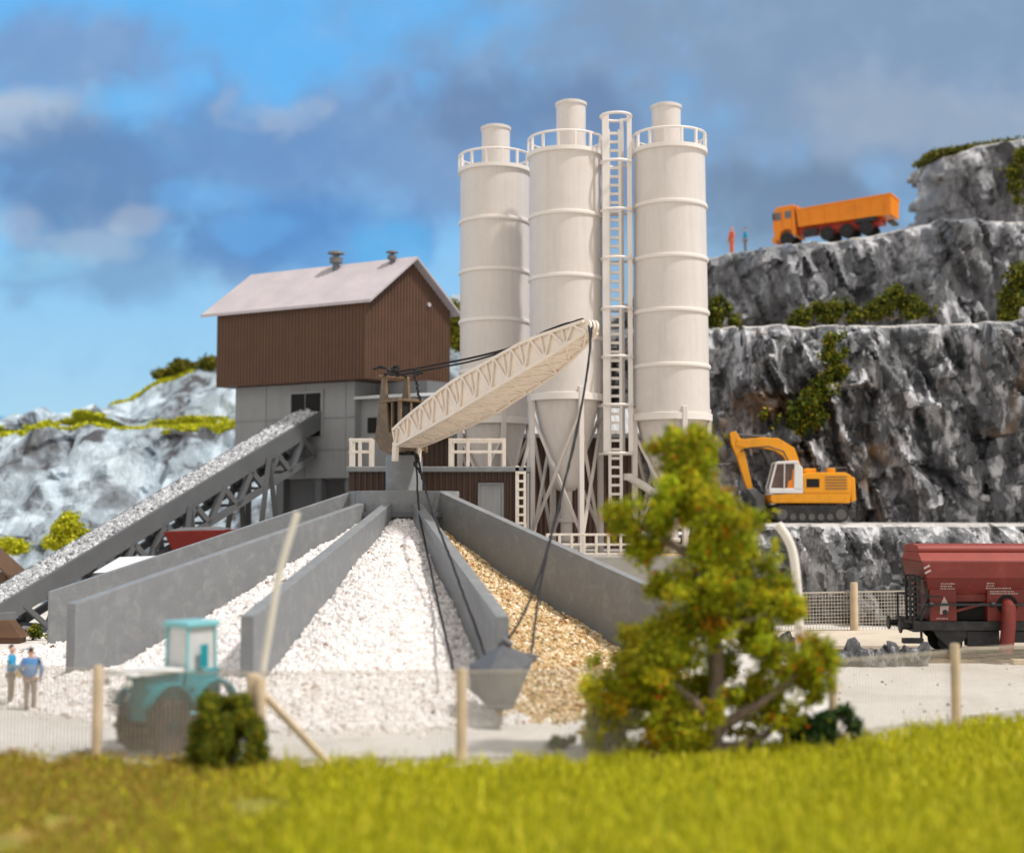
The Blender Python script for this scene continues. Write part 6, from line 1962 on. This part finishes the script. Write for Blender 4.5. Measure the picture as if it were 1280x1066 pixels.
ledge_bush('green bush on the middle ledge right beside the rightmost silo', 55.5, [(902, 392, 15), (892, 402, 13), (912, 402, 12), (897, 380, 9)], 2600)
ledge_bush('green bush on the middle ledge straight below the truck cab', 55.6, [(1010, 394, 14), (998, 402, 11), (1022, 388, 11)], 1800)
ledge_bush('rounded green bush on the middle ledge below the middle of the truck', 55.6, [(1050, 386, 15), (1038, 394, 12), (1062, 392, 12)], 2000)
ledge_bush('widest green bush on the middle ledge, below the rear of the truck', 55.7, [(1115, 380, 18), (1095, 388, 14), (1140, 384, 15), (1160, 386, 10), (1082, 390, 9), (1120, 366, 9)], 3600)
ledge_bush('tall green bush at the right edge on the middle ledge', 55.0, [(1272, 372, 22), (1280, 345, 20), (1262, 392, 14)], 3400)
ivy = [(1044, 425, 14), (1040, 445, 13), (1045, 465, 14), (1030, 485, 17), (1010, 500, 18), (990, 512, 16), (1015, 520, 18), (965, 520, 13), (1000, 530, 14), (1050, 440, 9)]
ledge_bush('dark ivy trailing down the quarry face above the excavator', 52.2, ivy, 7200, 'ivy on the quarry face', DARKG, DW, 0.10)
ledge_bush('green moss tuft hanging at the upper right cliff edge', 65.5, [(1275, 232, 14), (1268, 215, 10), (1280, 195, 12), (1276, 250, 8)], 1800, 'bushes on the quarry ledges')
# turf along the very top of the cliff
def turf(label, Y0, pxs, pys, n, size, pal, wts, dz=0.1):
    pts = []
    t = RNG.uniform(0, 1, n)
    px = np.interp(t, np.linspace(0, 1, len(pxs)), pxs); py = np.interp(t, np.linspace(0, 1, len(pys)), pys)
    pos = np.array([P(a, b_, Y0) for a, b_ in zip(px, py)]) + np.stack([RNG.normal(0, .15, n), RNG.uniform(-0.6, 3.5, n), RNG.normal(0, dz, n)], 1)
    base = np.array([(-1, -0.6, 0), (1, -0.6, 0.2), (0.9, 0.6, 0), (-0.8, 0.7, 0.25)], float)
    vv = np.einsum('nij,nkj->nki', rand_rot(n, RNG), base[None] * (size * RNG.uniform(.5, 1.4, n))[:, None, None]) + pos[:, None, :]
    o = fast_mesh('grass', vv.reshape(-1, 3), np.arange(n * 4).reshape(-1, 4), 'leaf', np.repeat(palette(n, pal, wts, RNG, .3), 4, 0))
    return tag(o, label, 'grass', kind='stuff')


turf('mossy grass along the top of the highest cliff block', 67.6, [1162, 1180, 1210, 1250, 1290], [194, 190, 186, 180, 176], 6000, 0.12, [(0.16, 0.17, 0.03), (0.24, 0.22, 0.05), (0.10, 0.11, 0.02)], [3, 3, 2], 0.14)
MOSS = [(0.62, 0.62, 0.030), (0.74, 0.72, 0.06), (0.48, 0.50, 0.03), (0.34, 0.36, 0.03)]
MW = [30, 24, 18, 8]


def hill_patch(label, Y, items, n, pal=MOSS, wts=MW, size=0.16, name='turf_mound'):
    s_ = Y * K / FPX
    px, py, rx, ry = items[0]
    c_ = P(px, py + ry, Y)
    t = thing(name, label, 'bush' if name == 'bush' else 'grass mound', c_)
    bl = []
    for x_, y_, rx_, ry_ in items:
        for q_ in range(5):
            bl.append((tuple(P(x_ + RNG.uniform(-.7, .7) * rx_, y_ + RNG.uniform(-.35, .35) * ry_, Y) - c_), (rx_ * s_ * RNG.uniform(.25, .55), rx_ * s_ * 0.5, ry_ * s_ * RNG.uniform(.35, .7))))
    v1, f1, c1 = leaves(bl, n * 2, size * 0.62, pal, wts, RNG, 0.2, size, 0.22)
    fast_mesh('foliage', v1, f1, 'leaf', c1, t)


hill_patch('yellow green turf triangle low on the left hill just above the conveyor', 55.5, [(84, 650, 8, 8), (85, 664, 18, 12), (80, 680, 24, 10), (98, 668, 10, 10)], 4000)
hill_patch('small yellow green turf patch at the left edge above the gabled hut', 56, [(12, 682, 24, 7)], 1800)
DRY = [(0.15, 0.15, 0.015), (0.24, 0.21, 0.025), (0.07, 0.09, 0.02), (0.32, 0.28, 0.03)]
hill_patch('olive bushes on the crest of the left hill next to the brown shed', 75, [(245, 462, 32, 13), (215, 468, 24, 9), (270, 458, 22, 12), (228, 454, 12, 6)], 5000, DRY, [30, 26, 22, 12], 0.16, 'bush')
hill_patch('yellow green slope showing between the brown shed and the leftmost silo', 65, [(570, 408, 16, 26), (568, 388, 12, 12), (572, 428, 14, 14)], 3500, [(0.34, 0.33, 0.03), (0.24, 0.22, 0.03), (0.12, 0.12, 0.02)], [3, 3, 1])

left_hill()

# ---- foreground turf: a low bank of short tufted grass
b = MB()
xs_ = np.linspace(-16, 20, 60)
edge = lambda x: float(np.interp(x, [-16, -9.7, -6, -1.2, 3, 5, 9, 11.5, 20], [21.0, 20.75, 20.2, 20.0, 20.6, 20.9, 22.4, 23.6, 27.0]))
vs, fs = [], []
for x_ in xs_:
    e_ = edge(x_) + 0.25 * math.sin(x_ * 3.1) + 0.2 * math.sin(x_ * 7.3)
    for k, (f_, z_) in enumerate(((0, 0.006), (0.04, 0.06), (0.2, 0.09), (0.5, 0.10), (1.0, 0.10))):
        vs.append((x_, K * (e_ + (5.0 - e_) * f_), z_))
for i in range(len(xs_) - 1):
    for k in range(4): fs.append((i * 5 + k, (i + 1) * 5 + k, (i + 1) * 5 + k + 1, i * 5 + k + 1))
b.add(vs, fs)
tag(b.build('grass_bank', 'turf', smooth=True), kind='structure')
n = 120000
yy_ = RNG.uniform(11.0, 24.5, n); xx_ = RNG.uniform(-1, 1, n) * (yy_ * 0.60 + 1)
ed = np.interp(xx_, [-16, -9.7, -6, -1.2, 3, 5, 9, 11.5, 20], [21.0, 20.75, 20.2, 20.0, 20.6, 20.9, 22.4, 23.6, 27.0]) + 0.25 * np.sin(xx_ * 3.1) + 0.2 * np.sin(xx_ * 7.3)
dens = fbm(xx_ * 0.8 + 30, yy_ * 0.8, 12, 3)
leftness = np.clip((-3.5 - xx_) / 4.0, 0, 1)
keep = (yy_ < ed + RNG.normal(0, 0.22, n)) & (dens > 0.22 + 0.04 * leftness)
xx_, yy_, leftness = xx_[keep], yy_[keep] * K, leftness[keep]
n = len(xx_)
hgt_ = RNG.uniform(0.08, 0.26, n) * (1 - 0.45 * leftness) * np.where(RNG.uniform(size=n) < 0.03, 2.2, 1.0)
wd = RNG.uniform(0.018, 0.04, n)
ang = RNG.uniform(0, math.pi, n); ln_ = RNG.normal(0, 0.09, (n, 2))
z0_ = np.full(n, 0.08)
A = np.stack([xx_ - wd * np.cos(ang), yy_ - wd * np.sin(ang), z0_], 1); B = np.stack([xx_ + wd * np.cos(ang), yy_ + wd * np.sin(ang), z0_], 1)
T1 = np.stack([xx_ + ln_[:, 0] + wd * 0.3, yy_ + ln_[:, 1], z0_ + hgt_], 1); T2 = np.stack([xx_ + ln_[:, 0] - wd * 0.3, yy_ + ln_[:, 1], z0_ + hgt_], 1)
vv = np.stack([A, B, T1, T2], 1).reshape(-1, 3)
g1 = palette(n, [(0.60, 0.57, 0.020), (0.48, 0.49, 0.020), (0.74, 0.66, 0.06), (0.30, 0.34, 0.02)], [30, 26, 18, 10], RNG, 0.35)
g2 = palette(n, [(0.40, 0.26, 0.05), (0.44, 0.36, 0.06), (0.34, 0.17, 0.04), (0.30, 0.32, 0.03)], [30, 26, 16, 22], RNG, 0.25)
pick = (RNG.uniform(size=n) < leftness * 0.9)[:, None]
gc = np.where(pick, g2, g1)
tag(fast_mesh('grass', vv, np.arange(n * 4).reshape(-1, 4), 'leaf', np.repeat(gc, 4, 0)), 'short yellow green grass along the front of the scene', 'grass', kind='stuff')
